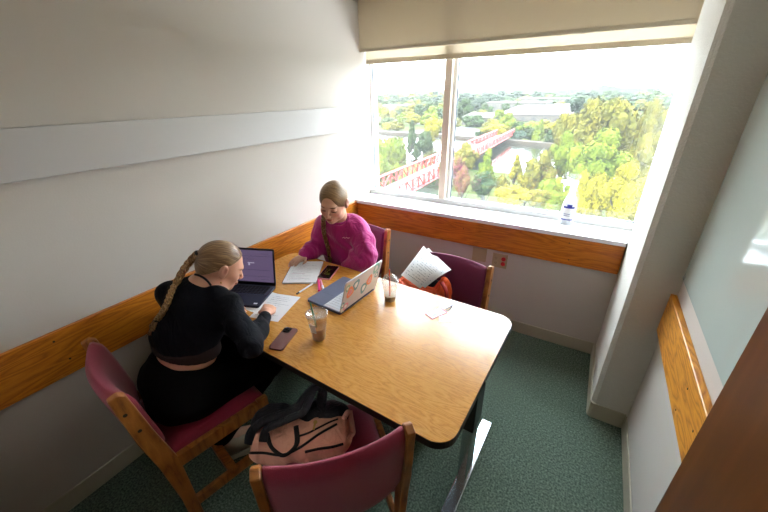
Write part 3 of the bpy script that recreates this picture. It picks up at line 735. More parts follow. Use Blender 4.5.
def npv(v): return np.array([v[0], v[1], v[2]], float)
def head_frame(c, yaw_dir, pitch, roll=0):
    f = Vector((yaw_dir[0], yaw_dir[1], 0)).normalized(); r = Vector((f.y, -f.x, 0)); up = Vector((0,0,1))
    f2 = (f*math.cos(pitch) - up*math.sin(pitch)); u2 = r.cross(f2)
    if roll:
        q = Matrix.Rotation(roll, 3, f2); r = q @ r; u2 = q @ u2
    Rm = np.array([[r.x, f2.x, u2.x], [r.y, f2.y, u2.y], [r.z, f2.z, u2.z]])   # columns right, forward, up
    return npv(c), Rm
def add_head(S, hf, s=1.0):
    c, Rm = hf; L = lambda p: c+Rm@(np.array(p, float)*s)
    E = lambda p, r, k=.012, op='u', rr=None: S.ell(L(p), np.array(r)*s, Rm if rr is None else Rm@rr, k, op)
    E((0,-.012,.034), (.073,.092,.083), .02); E((0,.022,-.028), (.057,.060,.078), .03); E((0,.052,-.082), (.024,.026,.022), .028)
    for q in (-1, 1):
        E((q*.034,.052,-.022), (.024,.024,.026), .02); E((q*.046,.01,-.062), (.018,.038,.022), .025)
    E((0,.074,.026), (.044,.014,.012), .018)
    for q in (-1, 1): E((q*.031,.090,.006), (.017,.013,.010), .012, 's')
    for q in (-1, 1): E((q*.031,.071,.004), (.0145,.0135,.0125), .003)
    S.cap(L((0,.082,.014)), L((0,.101,-.026)), .006*s, .0095*s, .010); 
    for q in (-1, 1): E((q*.010,.092,-.031), (.0065,.008,.006), .006)
    E((0,.084,-.053), (.021,.011,.0052), .005); E((0,.082,-.0625), (.017,.0115,.0058), .005)
    S.cap(L((-.018,.098,-.0578)), L((.018,.098,-.0578)), .0022, .0022, .003, 's')
    for q in (-1, 1):
        E((q*.079,-.010,.008), (.010,.019,.032), .004); E((q*.090,-.006,.014), (.007,.010,.017), .004, 's'); E((q*.075,-.008,-.018), (.006,.009,.010), .008)
    return L
def hand_prims(S, wrist, fwd, up, side, curls, thumb=None, s=.95, spread=.1):
    """fwd: wrist->fingers, up: back of the hand, side=+1 if thumb on +x=fwd x up"""
    f = Vector(fwd).normalized(); u = (Vector(up)-f*Vector(up).dot(f)).normalized(); x = f.cross(u)*side
    w = Vector(wrist); Rm = np.array([[x.x, f.x, u.x], [x.y, f.y, u.y], [x.z, f.z, u.z]])
    L = lambda p: w + (x*p[0]+f*p[1]+u*p[2])*s
    S.ell(npv(L((0,.050,0))), (.036*s,.050*s,.0135*s), Rm, .012); S.ell(npv(L((.020,.034,-.006))), (.017*s,.030*s,.014*s), Rm, .012)
    S.cap(npv(w), npv(L((0,.03,0))), .022*s, .020*s, .012)
    tips = []
    for i, (mx, my, ln) in enumerate(((.027,.084,.070), (.009,.089,.077), (-.010,.085,.071), (-.027,.077,.056))):
        p = L((mx, my, 0)); ang = 0; sp = spread*(1.2-i*.8); rr = [.0088, .0080, .0074, .0062]
        if i == 3: rr = [r*.88 for r in rr]
        q0 = L((mx*.8, my-.03, 0)); S.cap(npv(q0), npv(p), .0095*s, .009*s, .008)
        for j, fr in enumerate((.46, .30, .24)):
            ang += curls[i][j]
            d = (f*math.cos(sp)+x*math.sin(sp))*math.cos(ang) - u*math.sin(ang)
            q = p + d*(ln*fr*s); S.cap(npv(p), npv(q), rr[j]*s, rr[j+1]*s, .003); p = q
        tips.append(p)
    tp = thumb or ((.030,.022,-.006), (.052,.050,-.014), (.058,.078,-.020))
    p = L(tp[0]); S.cap(npv(L((.014,.012,-.003))), npv(p), .013*s, .0125*s, .008)
    for j in (1, 2):
        q = L(tp[j]); S.cap(npv(p), npv(q), (.0115, .0100)[j-1]*s, (.0100, .0082)[j-1]*s, .004); p = q
    tips.append(p); return tips
SK1 = np.array(rgb(214,160,134)[:3]); SK2 = np.array(rgb(208,160,136)[:3])
def skin_col(hf, s, base, brow):
    c, Rm = hf; lip = np.array(rgb(186,96,92)[:3]); ch = np.array(rgb(218,128,112)[:3]); lash = np.array(rgb(52,34,26)[:3])
    def fn(P):
        q = ((P-c)@Rm)/s; C = np.tile(base, (len(P), 1))
        def blend(w, col):
            nonlocal C
            w = np.clip(w, 0, 1)[:,None]; C = C*(1-w)+col*w
        x, y, z = q[:,0], q[:,1], q[:,2]; front = (y > .05)
        for sd in (-1, 1):
            blend(.5*np.exp(-(((x-sd*.040)/.020)**2+((z+.026)/.018)**2))*(y > .02), ch)
            blend(np.exp(-(((x-sd*.032)/.017)**2+((z-.0245-.1*abs(.0))/.0042)**2)**2)*front*1.1, brow)
            blend(1.5*np.exp(-(((x-sd*.031)/.0150)**2+((z+.0035)/.0042)**2)**2)*front, lash)
        blend(.8*np.exp(-(((z-.012)/.018)**2+((y+.006)/.010)**2))*(np.abs(x) > .077), ch*.55)  # ear hollow: redder, with its shade painted into the skin colour
        blend(1.2*np.exp(-((x/.021)**2+((z+.058)/.0085)**2)**2)*(y > .072), lip)
        blend(.35*np.exp(-((x/.012)**2+((z+.03)/.01)**2))*(y > .085), ch)
        return np.concatenate([C, np.ones((len(P), 1))], 1)
    return fn
def hair_attr(hf, s, parted=False):
    c, Rm = hf
    def fn(P):
        q = ((P-c)@Rm)/s; x, y, z = q[:,0], q[:,1], q[:,2]
        if parted: return np.stack([(y-.55*z)*11+40*(x > 0), np.abs(x), x*0], 1)
        return np.stack([np.arctan2(x, z-.01), y, x*0], 1)
    return fn
def braid(name, path, w0, w1, r0, r1, turns, m, parent, side=None, tail=.05):
    pts = bez(path, 30); N = len(pts); b = BM(); off = parent.location if parent else Vector()
    for ph in range(3):
        P = []; Rr = []
        for i, p in enumerate(pts):
            t_ = i/(N-1); tan = (pts[min(i+1,N-1)]-pts[max(i-1,0)]).normalized()
            sv = (Vector(side)-tan*Vector(side).dot(tan)).normalized(); nv = sv.cross(tan)
            a = 2*PI*turns*t_+ph*2*PI/3; w = w0+(w1-w0)*t_
            P.append(p+sv*(w*math.sin(a))+nv*(w*.55*math.sin(2*a))-off); Rr.append((r0+(r1-r0)*t_)*(1+.12*math.cos(2*a)))
        tube(b, P, Rr, 10)
    return finish(name, b, m, parent, smooth=True)
def tuft(name, a, b_, r, m, parent, n=26, seed=2):
    rd = random.Random(seed); b = BM(); a = Vector(a)-parent.location; b_ = Vector(b_)-parent.location; L = (b_-a).length
    for k in range(n):
        o1 = Vector((rd.gauss(0,1), rd.gauss(0,1), rd.gauss(0,1)))*r*.45; o2 = Vector((rd.gauss(0,1), rd.gauss(0,1), rd.gauss(0,1)))*r*.55
        tube(b, [a+o1*.35, a.lerp(b_, .45)+o1, b_+o2*.9], [.0035, .0045, .001], 6)
    return finish(name, b, m, parent, smooth=True)
def folds(amp, f=1.0, s=0.0):
    def fn(X, Y, Z):
        return amp*(np.sin(38*f*X+22*f*Z+3*np.sin(14*f*Y+9*Z+s))*.5+np.sin(26*f*Y-34*f*Z+4*np.sin(11*f*X+s))*.5+.5*np.sin(70*f*(X+Y)+50*f*Z+2*np.sin(30*Z)))
    return fn

# ======================= person in black =======================
base1 = np.array([.37, .54, 0.0])
h1 = head_frame((.418, .808, 1.044), (.42, .91), R(30), R(0)); HS1 = 1.0
S = SDF(.0042, .03); S.base = base1
L1 = add_head(S, h1, HS1)
neckb = np.array([.385, .725, .985])
S.cap(L1((0,-.035,-.03)), neckb, .045, .050, .03)
yaw1 = np.array([[.989,.148,0],[-.148,.989,0],[0,0,1]]).T   # torso faces (-.15,.99)
shR = np.array([.530,.735,.915]); shL = np.array([.225,.650,.930])
S.ell((.375,.675,.87), (.150,.100,.145), yaw1); S.cap(shL, shR, .050, .050); S.cap(neckb, (shL+neckb)/2, .05, .045); S.cap(neckb, (shR+neckb)/2, .05, .045)
S.ell((.345,.595,.71), (.158,.106,.12), yaw1); S.ell((.355,.53,.575), (.178,.135,.115), yaw1)
elR = np.array([.715,.680,.815]); wrR = np.array([.565,.878,.778]); elL = np.array([.120,.700,.750]); wrL = np.array([.265,.850,.772])
S.chain([shR, elR, wrR], [.045, .035, .025]); S.chain([shL, elL, wrL], [.045, .035, .025])
kR = np.array([.53,.895,.50]); aR = np.array([.405,.60,.13]); kL = np.array([.22,.945,.50]); aL = np.array([.20,.80,.10])
hR_ = np.array([.48,.54,.545]); hL_ = np.array([.26,.55,.545])
S.chain([hR_, kR, aR], [.078,.055,.038]); S.chain([hL_, kL, aL], [.078,.055,.038])
S.cap(aR, aR+np.array([.06,.15,-.07]), .034, .03); S.cap(aL, aL+np.array([.02,.16,-.05]), .034, .03)
cw = [(R(50),R(55),R(40)), (R(55),R(60),R(40)), (R(65),R(65),R(40)), (R(70),R(65),R(40))]
tipsR = hand_prims(S, wrR+np.array([-.008,.012,.002]), (-.55,.80,-.05), (.25,.15,.95), -1, cw, ((.030,.030,-.012), (.040,.060,-.030), (.030,.080,-.042)))
cl = [(R(12),R(18),R(12))]*4
hand_prims(S, wrL, (.95,.25,-.08), (0,0,1), 1, cl)
p1 = S.mesh('person', M['skin'], None, attr=[('Col', 'FLOAT_COLOR', skin_col(h1, HS1, SK1, np.array(rgb(120,84,56)[:3])))])
p1.location = base1
tag(p1, 'person in black long sleeves with a blonde braid, bent over writing', 'person')
# sweater
S = SDF(.0052, .035)
S.ell((.375,.672,.865), (.164,.118,.150), yaw1); S.cap(shL, shR, .052, .050); S.cap(neckb-[0,.0,.02], (shL+neckb)/2, .052, .052); S.cap(neckb-[0,0,.02], (shR+neckb)/2, .052, .052)
S.ell((.340,.602,.76), (.168,.116,.14), yaw1)
S.chain([shR, (shR+elR)/2+[.005,-.01,-.005], elR+[.006,-.006,0], (elR+wrR)/2, wrR], [.050,.046,.042,.038,.031]); S.chain([shL, elL, wrL], [.052,.042,.032])
S.half((.36,.60,.729), (-.12,-.15,-1)); 
S.half(wrR+[-.003,.006,0], wrR-elR, .002) if False else None
S.ell(neckb+[-.012,-.016,-.006], (.072,.062,.044), None, .03); S.ell(L1((0,-.025,-.075)), (.050,.048,.062), h1[1], .006, 's')
def nz1(X, Y, Z): return folds(.0022, .9)(X, Y, Z)
sw1 = S.mesh('sweater', M['blackcloth'], p1, noise=nz1)
S = SDF(.0052, .03); S.ell((.344,.597,.71), (.170,.119,.15), yaw1); S.half((.36,.60,.755), (0,0,1)); S.half((.36,.60,.709), (-.10,-.12,-1)); S.mesh('undershirt', M['brownhem'], p1)
# trousers
S = SDF(.0052, .04)
S.ell((.350,.530,.585), (.196,.152,.125), yaw1); S.ell((.43,.49,.555), (.155,.14,.095), yaw1); S.ell((.345,.58,.66), (.160,.118,.09), yaw1); S.chain([hR_, kR, aR+[0,0,.02]], [.100,.074,.056]); S.chain([hL_, kL, aL+[0,0,.02]], [.100,.074,.056])
S.half((.356,.58,.677), (.10,.16,1)); S.half((.36,.60,.105), (0,0,-1)); S.half((.36,.55,.488), (0,-.05,-1)) if False else None
S.mesh('trousers', M['trousers'], p1, noise=folds(.002, .7, 2))
# hair
c, Rm = h1
S = SDF(.0036, .02)
HE = lambda p, r, k=.02, op='u': S.ell(L1(p), np.array(r)*HS1, Rm, k, op)
HE((0,-.016,.036), (.0795,.0985,.0885)); HE((0,-.058,-.012), (.056,.046,.05), .03)
S.half(L1((0,.058,.080)), Rm@np.array([0,.66,-.75]), .006); HE((0,.120,-.02), (.062,.080,.082), .008, 's')
for q in (-1, 1): HE((q*.084,.000,.006), (.020,.026,.038), .005, 's')
hairo = S.mesh('hair', M['hair1'], p1, attr=[('hc', 'FLOAT_VECTOR', hair_attr(h1, HS1))])
from mathutils.bvhtree import BVHTree
def on_body(obs, px, lift=.010):
    """points on the clothing met by the sight line through each pixel, lifted off the cloth"""
    out = []; T_ = [(BVHTree.FromPolygons([v.co+o.parent.location for v in o.data.vertices], [p.vertices[:] for p in o.data.polygons])) for o in obs]
    for u, v in px:
        d = ray(u, v).normalized(); best = None
        for t_ in T_:
            h_ = t_.ray_cast(CAM, d)
            if h_[0] is not None and (best is None or h_[3] < best[0]): best = (h_[3], h_[0])
        if best: out.append(best[1]-d*lift)
    return out
def on_ray(u, v, near): 
    d = ray(u, v).normalized(); return CAM+d*((Vector(near)-CAM).dot(d))
tieP = npv(on_ray(198, 253.5, L1((0,-.105,.030))))
S2 = SDF(.0036, .02); S2.cap(L1((0,-.075,.03)), tieP, .034, .012); S2.mesh('ponytail_base', M['hair1'], p1, attr=[('hc', 'FLOAT_VECTOR', hair_attr(h1, HS1))])
def hair_tie(par, p, d, r):
    b = BM(); d = Vector(d).normalized(); q = d.to_track_quat('Z', 'Y').to_matrix().to_4x4()
    prof = [(r, -.007), (r+.003, -.004), (r+.004, 0), (r+.003, .004), (r, .007)]
    lathe(b, prof, 16, mtx=Matrix.Translation(Vector(p)-par.location) @ q); return finish('hair_tie', b, M['hairtie'], par, smooth=True)
low = on_body([sw1], [(176,284), (171.5,293), (167.5,303), (162.5,313), (157,320)], .013)
bp = [Vector(tieP), on_ray(190.5,261, Vector(tieP)+Vector((-.03,-.03,-.03))), on_ray(183,271, Vector(tieP)*.45+low[0]*.55)] + low
hair_tie(p1, tieP, bp[1]-bp[0], .012)
braid('braid', bp, .0085, .0065, .0100, .0085, 4.6, M['braid1'], p1, side=(.85,.5,0))
hair_tie(p1, bp[-1], bp[-1]-bp[-2], .009)
tuft('braid_end', bp[-1], on_ray(150,334, bp[-1]+Vector((-.02,-.01,-.04))), .018, M['braid1'], p1)
# earring, neck strap
b = BM(); bmesh.ops.create_icosphere(b, subdivisions=2, radius=.004, matrix=Matrix.Translation(Vector(L1((.080,-.003,-.042)))-p1.location)); finish('earring', b, M['gold'], p1, smooth=True)
tb_ = BVHTree.FromPolygons([v.co+Vector(base1) for v in p1.data.vertices], [p.vertices[:] for p in p1.data.polygons]); q = []
for u, v in ((191,275.5), (195,274.5), (199,275.5), (204,278), (208,281.5), (211,285.5)):
    d = ray(u, v).normalized(); h_ = tb_.ray_cast(CAM, d)
    if h_[0] is not None: q.append(h_[0]-d*.003-p1.location)
if len(q) > 2: b = BM(); tube(b, bez(q, 5), .0045, 8); finish('neck_strap', b, M['webbing'], p1)
# shoes
def shoe(par, heel, toe, m1, m2, zt=.07):
    h_ = Vector(heel); t_ = Vector(toe); d = (t_-h_); d.z = 0; L = d.length; mt = frame2((h_.x-par.location.x, h_.y-par.location.y, 0), (d.x, d.y))
    b = BM(); pts = []
    prof = [(0,.030), (.02,.036), (.08,.036), (.16,.046), (.22,.044), (.26,.028), (.275,0)]
    k = L/.275
    pts = [(x*k, y) for x, y in prof]+[(x*k, -y) for x, y in reversed(prof[:-1])]
    poly_prism(b, pts, .0, .032, mtx=mt); sole = finish('shoe_sole', b, m2, par)
    S = SDF(.005, .03); o = Vector((mt @ Vector((0,0,0))))+par.location
    f = d.normalized(); P = lambda x, z: npv(h_+f*(x*k)+Vector((0,0,z-h_.z)))
    S.chain([P(.04,.06), P(.12,.062), P(.20,.052), P(.245,.046)], [.038,.037,.037,.026]); S.cap(P(.045,.06), P(.05,.105), .038, .040); S.half((0,0,.030), (0,0,-1))
    S.mesh('shoe', m1, par)
shoe(p1, (.405,.565,0), (.53,.79,0), M['shoebeige'], M['shoesole']); shoe(p1, (.18,.76,0), (.215,1.02,0), M['shoebeige'], M['shoesole'])
# pen held in the hand
ti = (tipsR[0]+tipsR[4])/2; tipc = Vector((ti.x-.02, ti.y+.012, TZ+.0015)); pd = Vector((.15,-.35,.9))
pd = (ti-tipc).normalized()
t = empty('pen', tipc); tag(t, 'dark pen held by the person in black over the worksheet', 'pen')
b = BM(); q = pd.to_track_quat('Z', 'Y').to_matrix().to_4x4(); lathe(b, [(.0008, 0), (.004, .014), (.0042, .13), (.003, .14)], 12, mtx=q); finish('barrel', b, M['black'], t)

# ======================= person in pink =======================
base2 = np.array([.37, 1.85, 0.0])
h2 = head_frame((.452, 1.594, 1.146), (.26, -.96), R(17), R(-5)); HS2 = 1.07
S = SDF(.0042, .03); S.base = base2
L2 = add_head(S, h2, HS2)
neck2 = np.array([.405,1.705,.995])
S.cap(L2((0,-.035,-.03)), neck2, .050, .054, .03)
sR = np.array([.262,1.705,.935]); sL = np.array([.535,1.745,.935]); yaw2 = np.array([[.99,-.13,0],[.13,.99,0],[0,0,1]]).T
S.cap(sR, sL, .048, .048); S.ell((.39,1.765,.85), (.145,.10,.15)); S.ell((.38,1.83,.70), (.13,.10,.12)); S.ell((.37,1.87,.575), (.17,.13,.115))
eR = np.array([.240,1.650,.790]); wR = np.array([.225,1.515,.770]); eL = np.array([.640,1.640,.800]); wL = np.array([.52,1.60,.715])
S.chain([sR, eR, wR], [.044,.034,.024]); S.chain([sL, eL, wL], [.044,.034,.024])
k1_ = np.array([.26,1.42,.50]); k2_ = np.array([.50,1.42,.50]); a1_ = np.array([.26,1.48,.10]); a2_ = np.array([.50,1.48,.10])
S.chain([(.28,1.85,.55), k1_, a1_], [.078,.055,.038]); S.chain([(.46,1.85,.55), k2_, a2_], [.078,.055,.038])
co = [(R(10),R(22),R(18)), (R(8),R(20),R(18)), (R(10),R(22),R(18)), (R(14),R(25),R(18))]
hand_prims(S, wR, (.0,-.93,-.10), (0,0,1), -1, co, s=.98)
hand_prims(S, wL, (-.95,-.1,-.3), (0,.3,.95), 1, cw, s=.95)
p2 = S.mesh('person', M['skin'], None, attr=[('Col', 'FLOAT_COLOR', skin_col(h2, HS2, SK2, np.array(rgb(92,62,40)[:3])))])
p2.location = base2
tag(p2, 'person in magenta sweatshirt with a brown braid, reading a notebook by the window', 'person')
S = SDF(.0052, .065)
S.cap(sR, sL, .052, .052); S.ell((.395,1.755,.84), (.165,.122,.165)); S.ell((.390,1.79,.70), (.185,.145,.14)); S.ell((.375,1.85,.62), (.18,.145,.10)); S.cap(neck2-[0,-.005,.035], (sR+neck2)/2, .056, .054); S.cap(neck2-[0,-.005,.035], (sL+neck2)/2, .056, .054)
S.chain([sR, (sR+eR)/2+[-.005,0,-.008], eR+[-.002,.004,-.004], (eR+wR)/2, wR+[0,-.002,0]], [.050,.045,.044,.042,.034])
S.chain([sL, (sL+eL)/2+[.012,0,-.006], eL+[.006,0,-.006], (eL+wL)/2, wL], [.056,.058,.062,.052,.038])
S.half((.38,1.8,.575), (0,0,-1))
S.ell(L2((0,-.035,-.100)), (.072,.074,.078), h2[1], .006, 's')
sw2 = S.mesh('sweatshirt', M['pinkcloth'], p2, noise=folds(.0065, .75, 1))
# ribbed collar
b = BM(); cc = Vector(neck2)+Vector((.004,-.012,.012))-p2.location; ps = []
for k in range(25):
    a = 2*PI*k/24; ps.append(cc+Vector((.066*math.cos(a), .060*math.sin(a), .012*math.sin(a)-.004)))
tube(b, ps, .009, 8); finish('collar', b, M['pinkcloth'], p2, smooth=True)
S = SDF(.0052, .04); S.ell((.37,1.87,.575), (.185,.148,.12)); S.chain([(.28,1.85,.55), k1_, a1_], [.092,.068,.05]); S.chain([(.46,1.85,.55), k2_, a2_], [.092,.068,.05]); S.half((.37,1.8,.63), (0,0,1)); S.half((.37,1.8,.09), (0,0,-1)); S.mesh('trousers', M['trousers'], p2)
c, Rm = h2
S = SDF(.0036, .02)
HE = lambda p, r, k=.02, op='u': S.ell(L2(p), np.array(r)*HS2, Rm, k, op)
HE((0,-.016,.036), (.0790,.0970,.0880)); HE((0,-.052,-.02), (.064,.050,.06), .03)
HE((0,.122,-.026), (.068,.090,.124), .008, 's')
S.half(L2((0,.045,-.01)), Rm@np.array([0,.55,-.84]), .006)
S.cap(L2((0,.09,.13)), L2((0,-.09,.128)), .004, .004, .012, 's')
for q in (1,): HE((q*.084,-.004,.002), (.016,.022,.032), .005, 's')
S.mesh('hair', M['hair2'], p2, attr=[('hc', 'FLOAT_VECTOR', hair_attr(h2, HS2, True))])
low = on_body([sw2], [(322,224), (324,233), (326.5,242), (328.5,250), (329.5,256)], .012)
bp = [Vector(L2((.025,-.080,-.050))), Vector(L2((.064,-.040,-.075))), Vector(L2((.070,.012,-.105))), Vector(L2((.062,.045,-.135)))] + low[1:]
braid('braid', bp, .0085, .006, .0105, .008, 4.4, M['braid2'], p2, side=(.9,.3,0))
hair_tie(p2, bp[-1], bp[-1]-bp[-2], .008)
tuft('braid_end', bp[-1], bp[-1]+Vector((.01,-.005,-.04)), .014, M['braid2'], p2, n=16)
# small stitched lettering on the chest
q = on_body([sw2], [(342.5,238), (344,237.2), (345,238.4), (346.5,237.4), (348,238.3), (349.5,237.8)], .002)
if len(q) > 2: b = BM(); tube(b, [p-p2.location for p in q], .0022, 6); finish('stitched_lettering', b, M['palepink'], p2)
shoe(p2, (.26,1.53,0), (.26,1.27,0), M['shoebeige'], M['shoesole']); shoe(p2, (.50,1.53,0), (.50,1.27,0), M['shoebeige'], M['shoesole'])

# ------------------------------------------------------------------ peach backpack on the near chair
ax_ = Vector((.87,.49,0)).normalized(); ay_ = Vector((-ax_.y, ax_.x, 0)); bo = Vector((.995,.625,.482))
t = empty('backpack', bo, math.atan2(ax_.y, ax_.x)); tag(t, 'peach backpack with black padded straps lying on the foreground chair', 'backpack')
class Loc:   # local->world for the implicit surfaces
    def __init__(s, o, ax, ay): s.o = o; s.ax = ax; s.ay = ay
    def __call__(s, p): return npv(s.o+s.ax*p[0]+s.ay*p[1]+Vector((0,0,p[2])))
    @property
    def R(s): return np.array([[s.ax.x, s.ay.x, 0], [s.ax.y, s.ay.y, 0], [0,0,1]])
LB = Loc(bo, ax_, ay_)
def mesh_rot(S, name, m, par, **kw):
    """SDF built in world space, parented under a rotated empty"""
    o = S.mesh(name, m, None, **kw); o.location = (0,0,0); o.parent = par
    o.matrix_parent_inverse = Matrix.LocRotScale(par.location, par.rotation_euler, None).inverted(); return o
S = SDF(.0048, .05)
S.ell(LB((-.075,-.02,.050)), (.115,.100,.052), LB.R); S.ell(LB((.05,-.02,.058)), (.14,.105,.058), LB.R); S.ell(LB((.13,-.015,.062)), (.085,.095,.055), LB.R)
S.ell(LB((-.06,-.088,.036)), (.12,.035,.036), LB.R, .008); S.ell(LB((.075,-.085,.045)), (.115,.033,.042), LB.R, .008); S.ell(LB((.0,-.055,.088)), (.15,.045,.022), LB.R, .008)
S.ell(LB((.225,.0,.095)), (.045,.075,.040), LB.R, .012, 's'); S.half(LB((0,0,.002)), (0,0,-1))
pack_parts = [mesh_rot(S, 'pack_body', M['peach'], t, noise=folds(.005, .75, 3))]
S = SDF(.0048, .02)
S.ell(LB((-.10,.040,.082)), (.095,.065,.036), LB.R); S.ell(LB((-.155,.03,.07)), (.05,.05,.035), LB.R, .008); S.ell(LB((.03,.05,.092)), (.10,.07,.036), LB.R, .008); S.ell(LB((.12,.05,.092)), (.075,.06,.045), LB.R, .008)
pack_parts.append(mesh_rot(S, 'back_panel', M['blackmesh'], t, noise=folds(.003, 1.2, 4)))
def strap(name, pts, r, fl, m, par):
    b = BM(); tube(b, bez(pts, 10), r, 12, flat=fl); return finish(name, b, m, par, smooth=True)
MI = Matrix.LocRotScale(t.location, t.rotation_euler, None).inverted()
def wstrap(name, pts, r, fl, m, up=Vector((0,0,1))):
    b = BM(); tube(b, bez([MI @ Vector(p) for p in pts], 10), r, 12, flat=fl, up=up); return finish(name, b, m, t, smooth=True)
ON = lambda L, zz: [onz(u, v, z) for (u, v), z in zip(L, zz)]
wstrap('shoulder_strap', ON([(249,444),(252,431),(264,421),(280,415),(295,410),(305,397),(316,387),(322,391),(322,404),(330,414)], [.55,.585,.605,.61,.62,.66,.685,.66,.62,.57]), .021, (1.0,.5), M['blackmesh'])
wstrap('shoulder_strap', ON([(263,442),(266,430),(277,424),(291,418),(303,412),(309,400),(313,391)], [.585,.61,.625,.63,.64,.665,.68]), .017, (1.0,.5), M['blackmesh'])
wstrap('strap_padding', ON([(318,415),(330,412),(341,412),(344,417)], [.60,.60,.59,.58]), .024, (1.0,.5), M['blackmesh'])
# trims that lie on the bag's skin
TB = [BVHTree.FromPolygons([v.co.copy() for v in o.data.vertices], [p.vertices[:] for p in o.data.polygons]) for o in pack_parts]
def onbag(px, lift):
    out = []
    for u, v in px:
        d = ray(u, v).normalized(); hs_ = [q for q in (t_.ray_cast(CAM, d) for t_ in TB) if q[0] is not None]
        if hs_: out.append(min(hs_, key=lambda q: q[3])[0]-d*lift)
    return out
def dens(px, n=6): return [(p.x, p.y) for p in bez([(u, v, 0) for u, v in px], n)]
for nm, px, r, fl, m in (('webbing_loop', [(267,434),(270,443),(275,450),(283,455),(291,451),(297,442),(296,426)], .0095, (1,.35), 'webbing'),
                 ('piping', [(250,453),(264,453),(282,455),(299,448),(319,434),(337,424)], .0045, (1,1), 'webbing'),
                 ('piping', [(305,452),(318,449),(332,447),(343,444)], .0045, (1,1), 'webbing'),
                 ('zipper', [(296,437),(308,433),(318,428),(330,422),(338,419)], .0035, (1,1), 'webbing'),
                 ('grab_handle', [(344,418),(349,411),(353,418),(353,432),(349,438)], .011, (1,.5), 'peach')):
    q = onbag(dens(px), .002 if nm != 'grab_handle' else .012)
    if len(q) > 3:
        b = BM(); tube(b, [MI @ p for p in q], r, 8, flat=fl); finish(nm, b, M[m], t, smooth=True)
zp = onbag([(314.5,426)], .004)
if zp:
    b = BM(); p = MI @ zp[0]; box(b, (p.x-.004, p.y-.016, p.z-.003), (p.x+.004, p.y+.012, p.z+.004), bev=.0015); lathe(b, [(.008, 0), (.008, .003)], 14, c=(p.x, p.y+.016, p.z)); finish('zipper_pull', b, M['gold'], t)

# ------------------------------------------------------------------ orange bag with papers on the far chair
bo = Vector((1.06,1.71,.475)); t = empty('orange_bag', bo); tag(t, 'bright orange bag with navy lining slumped on the plum chair', 'bag')
LO = Loc(bo, Vector((1,0,0)), Vector((0,1,0)))
S = SDF(.005, .04)
S.ell(LO((-.10,.0,.10)), (.13,.085,.11), LO.R); S.ell(LO((.02,-.01,.10)), (.12,.085,.10), LO.R); S.ell(LO((.085,.03,.15)), (.055,.065,.115), LO.R); S.ell(LO((-.14,.0,.16)), (.07,.06,.06), LO.R)
S.ell(LO((-.03,.04,.235)), (.085,.05,.08), LO.R, .015, 's')
mesh_rot(S, 'bag_body', M['orange'], t, noise=folds(.0045, 1.2, 5))
S = SDF(.005, .02); S.ell(LO((-.02,.05,.16)), (.09,.04,.075), LO.R); mesh_rot(S, 'lining', M['navy'], t)
strap('bag_strap', [(.09,-.02,.26), (.13,-.04,.22), (.145,-.05,.14), (.155,-.05,.06), (.15,-.02,.015)], .014, (1.0,.4), M['orangedark'], t)
b = BM(); tube(b, [(.075,-.055,.19), (.085,-.062,.14), (.08,-.06,.10), (.09,-.07,.075)], .004, 8); finish('drawstring', b, M['whitepl'], t)
# papers sticking out of the bag, curling over
def paper3(name, label, A, B_, C_, D_, bulge, seed, roll=0):
    """sheet through four corner points, bowed"""
    A, B_, C_, D_ = map(Vector, (A, B_, C_, D_)); c = (A+B_+C_+D_)/4; nrm = (B_-A).cross(D_-A).normalized()
    t = empty(name, c); tag(t, label, 'paper')
    f = lambda u, v: ((A*(1-u)+B_*u)*(1-v)+(D_*(1-u)+C_*u)*v) - c + nrm*(bulge*math.sin(PI*v)*(.6+.4*u)+roll*max(0, v-.55)**2)
    b = BM(); n = 16
    V1 = [[b.verts.new(f(i/n, j/n)) for j in range(n+1)] for i in range(n+1)]; V2 = [[b.verts.new(f(i/n, j/n)+nrm*.0007) for j in range(n+1)] for i in range(n+1)]
    for i in range(n):
        for j in range(n): b.faces.new((V1[i][j], V1[i][j+1], V1[i+1][j+1], V1[i+1][j])); b.faces.new((V2[i][j], V2[i+1][j], V2[i+1][j+1], V2[i][j+1]))
    finish('sheet', b, M['paper'], t, smooth=True)
    b = BM(); rd = random.Random(seed)
    for k in range(12):
        v = .1+.8*k/12
        u = .1
        while u < .88:
            l = rd.uniform(.02, .07)
            if rd.random() < .75:
                q = [f(u, v), f(u+l, v), f(u+l, v+.010), f(u, v+.010)]
                for sg in (.0011, -.0004): b.faces.new([b.verts.new(p+nrm*sg) for p in q])
            u += l+.02
    finish('writing', b, M['ink'], t); return t
pA = onz(401,275,.775); pD = onz(423.5,246,.86); pC = onz(445,268.5,.80); pB = onz(420,288.5,.70)
paper3('paper_sheet', 'curled white page of notes propped in the orange bag, in front', pA, pB, pC, pD, .030, 41)
off = Vector((.02,.03,-.005))
paper3('paper_sheet', 'second white page leaning behind the curled page in the orange bag', pA+off+Vector((.01,0,-.03)), pB+off, pC+off+Vector((.01,0,-.01)), pD+off+Vector((.0,0,-.015)), .028, 42)

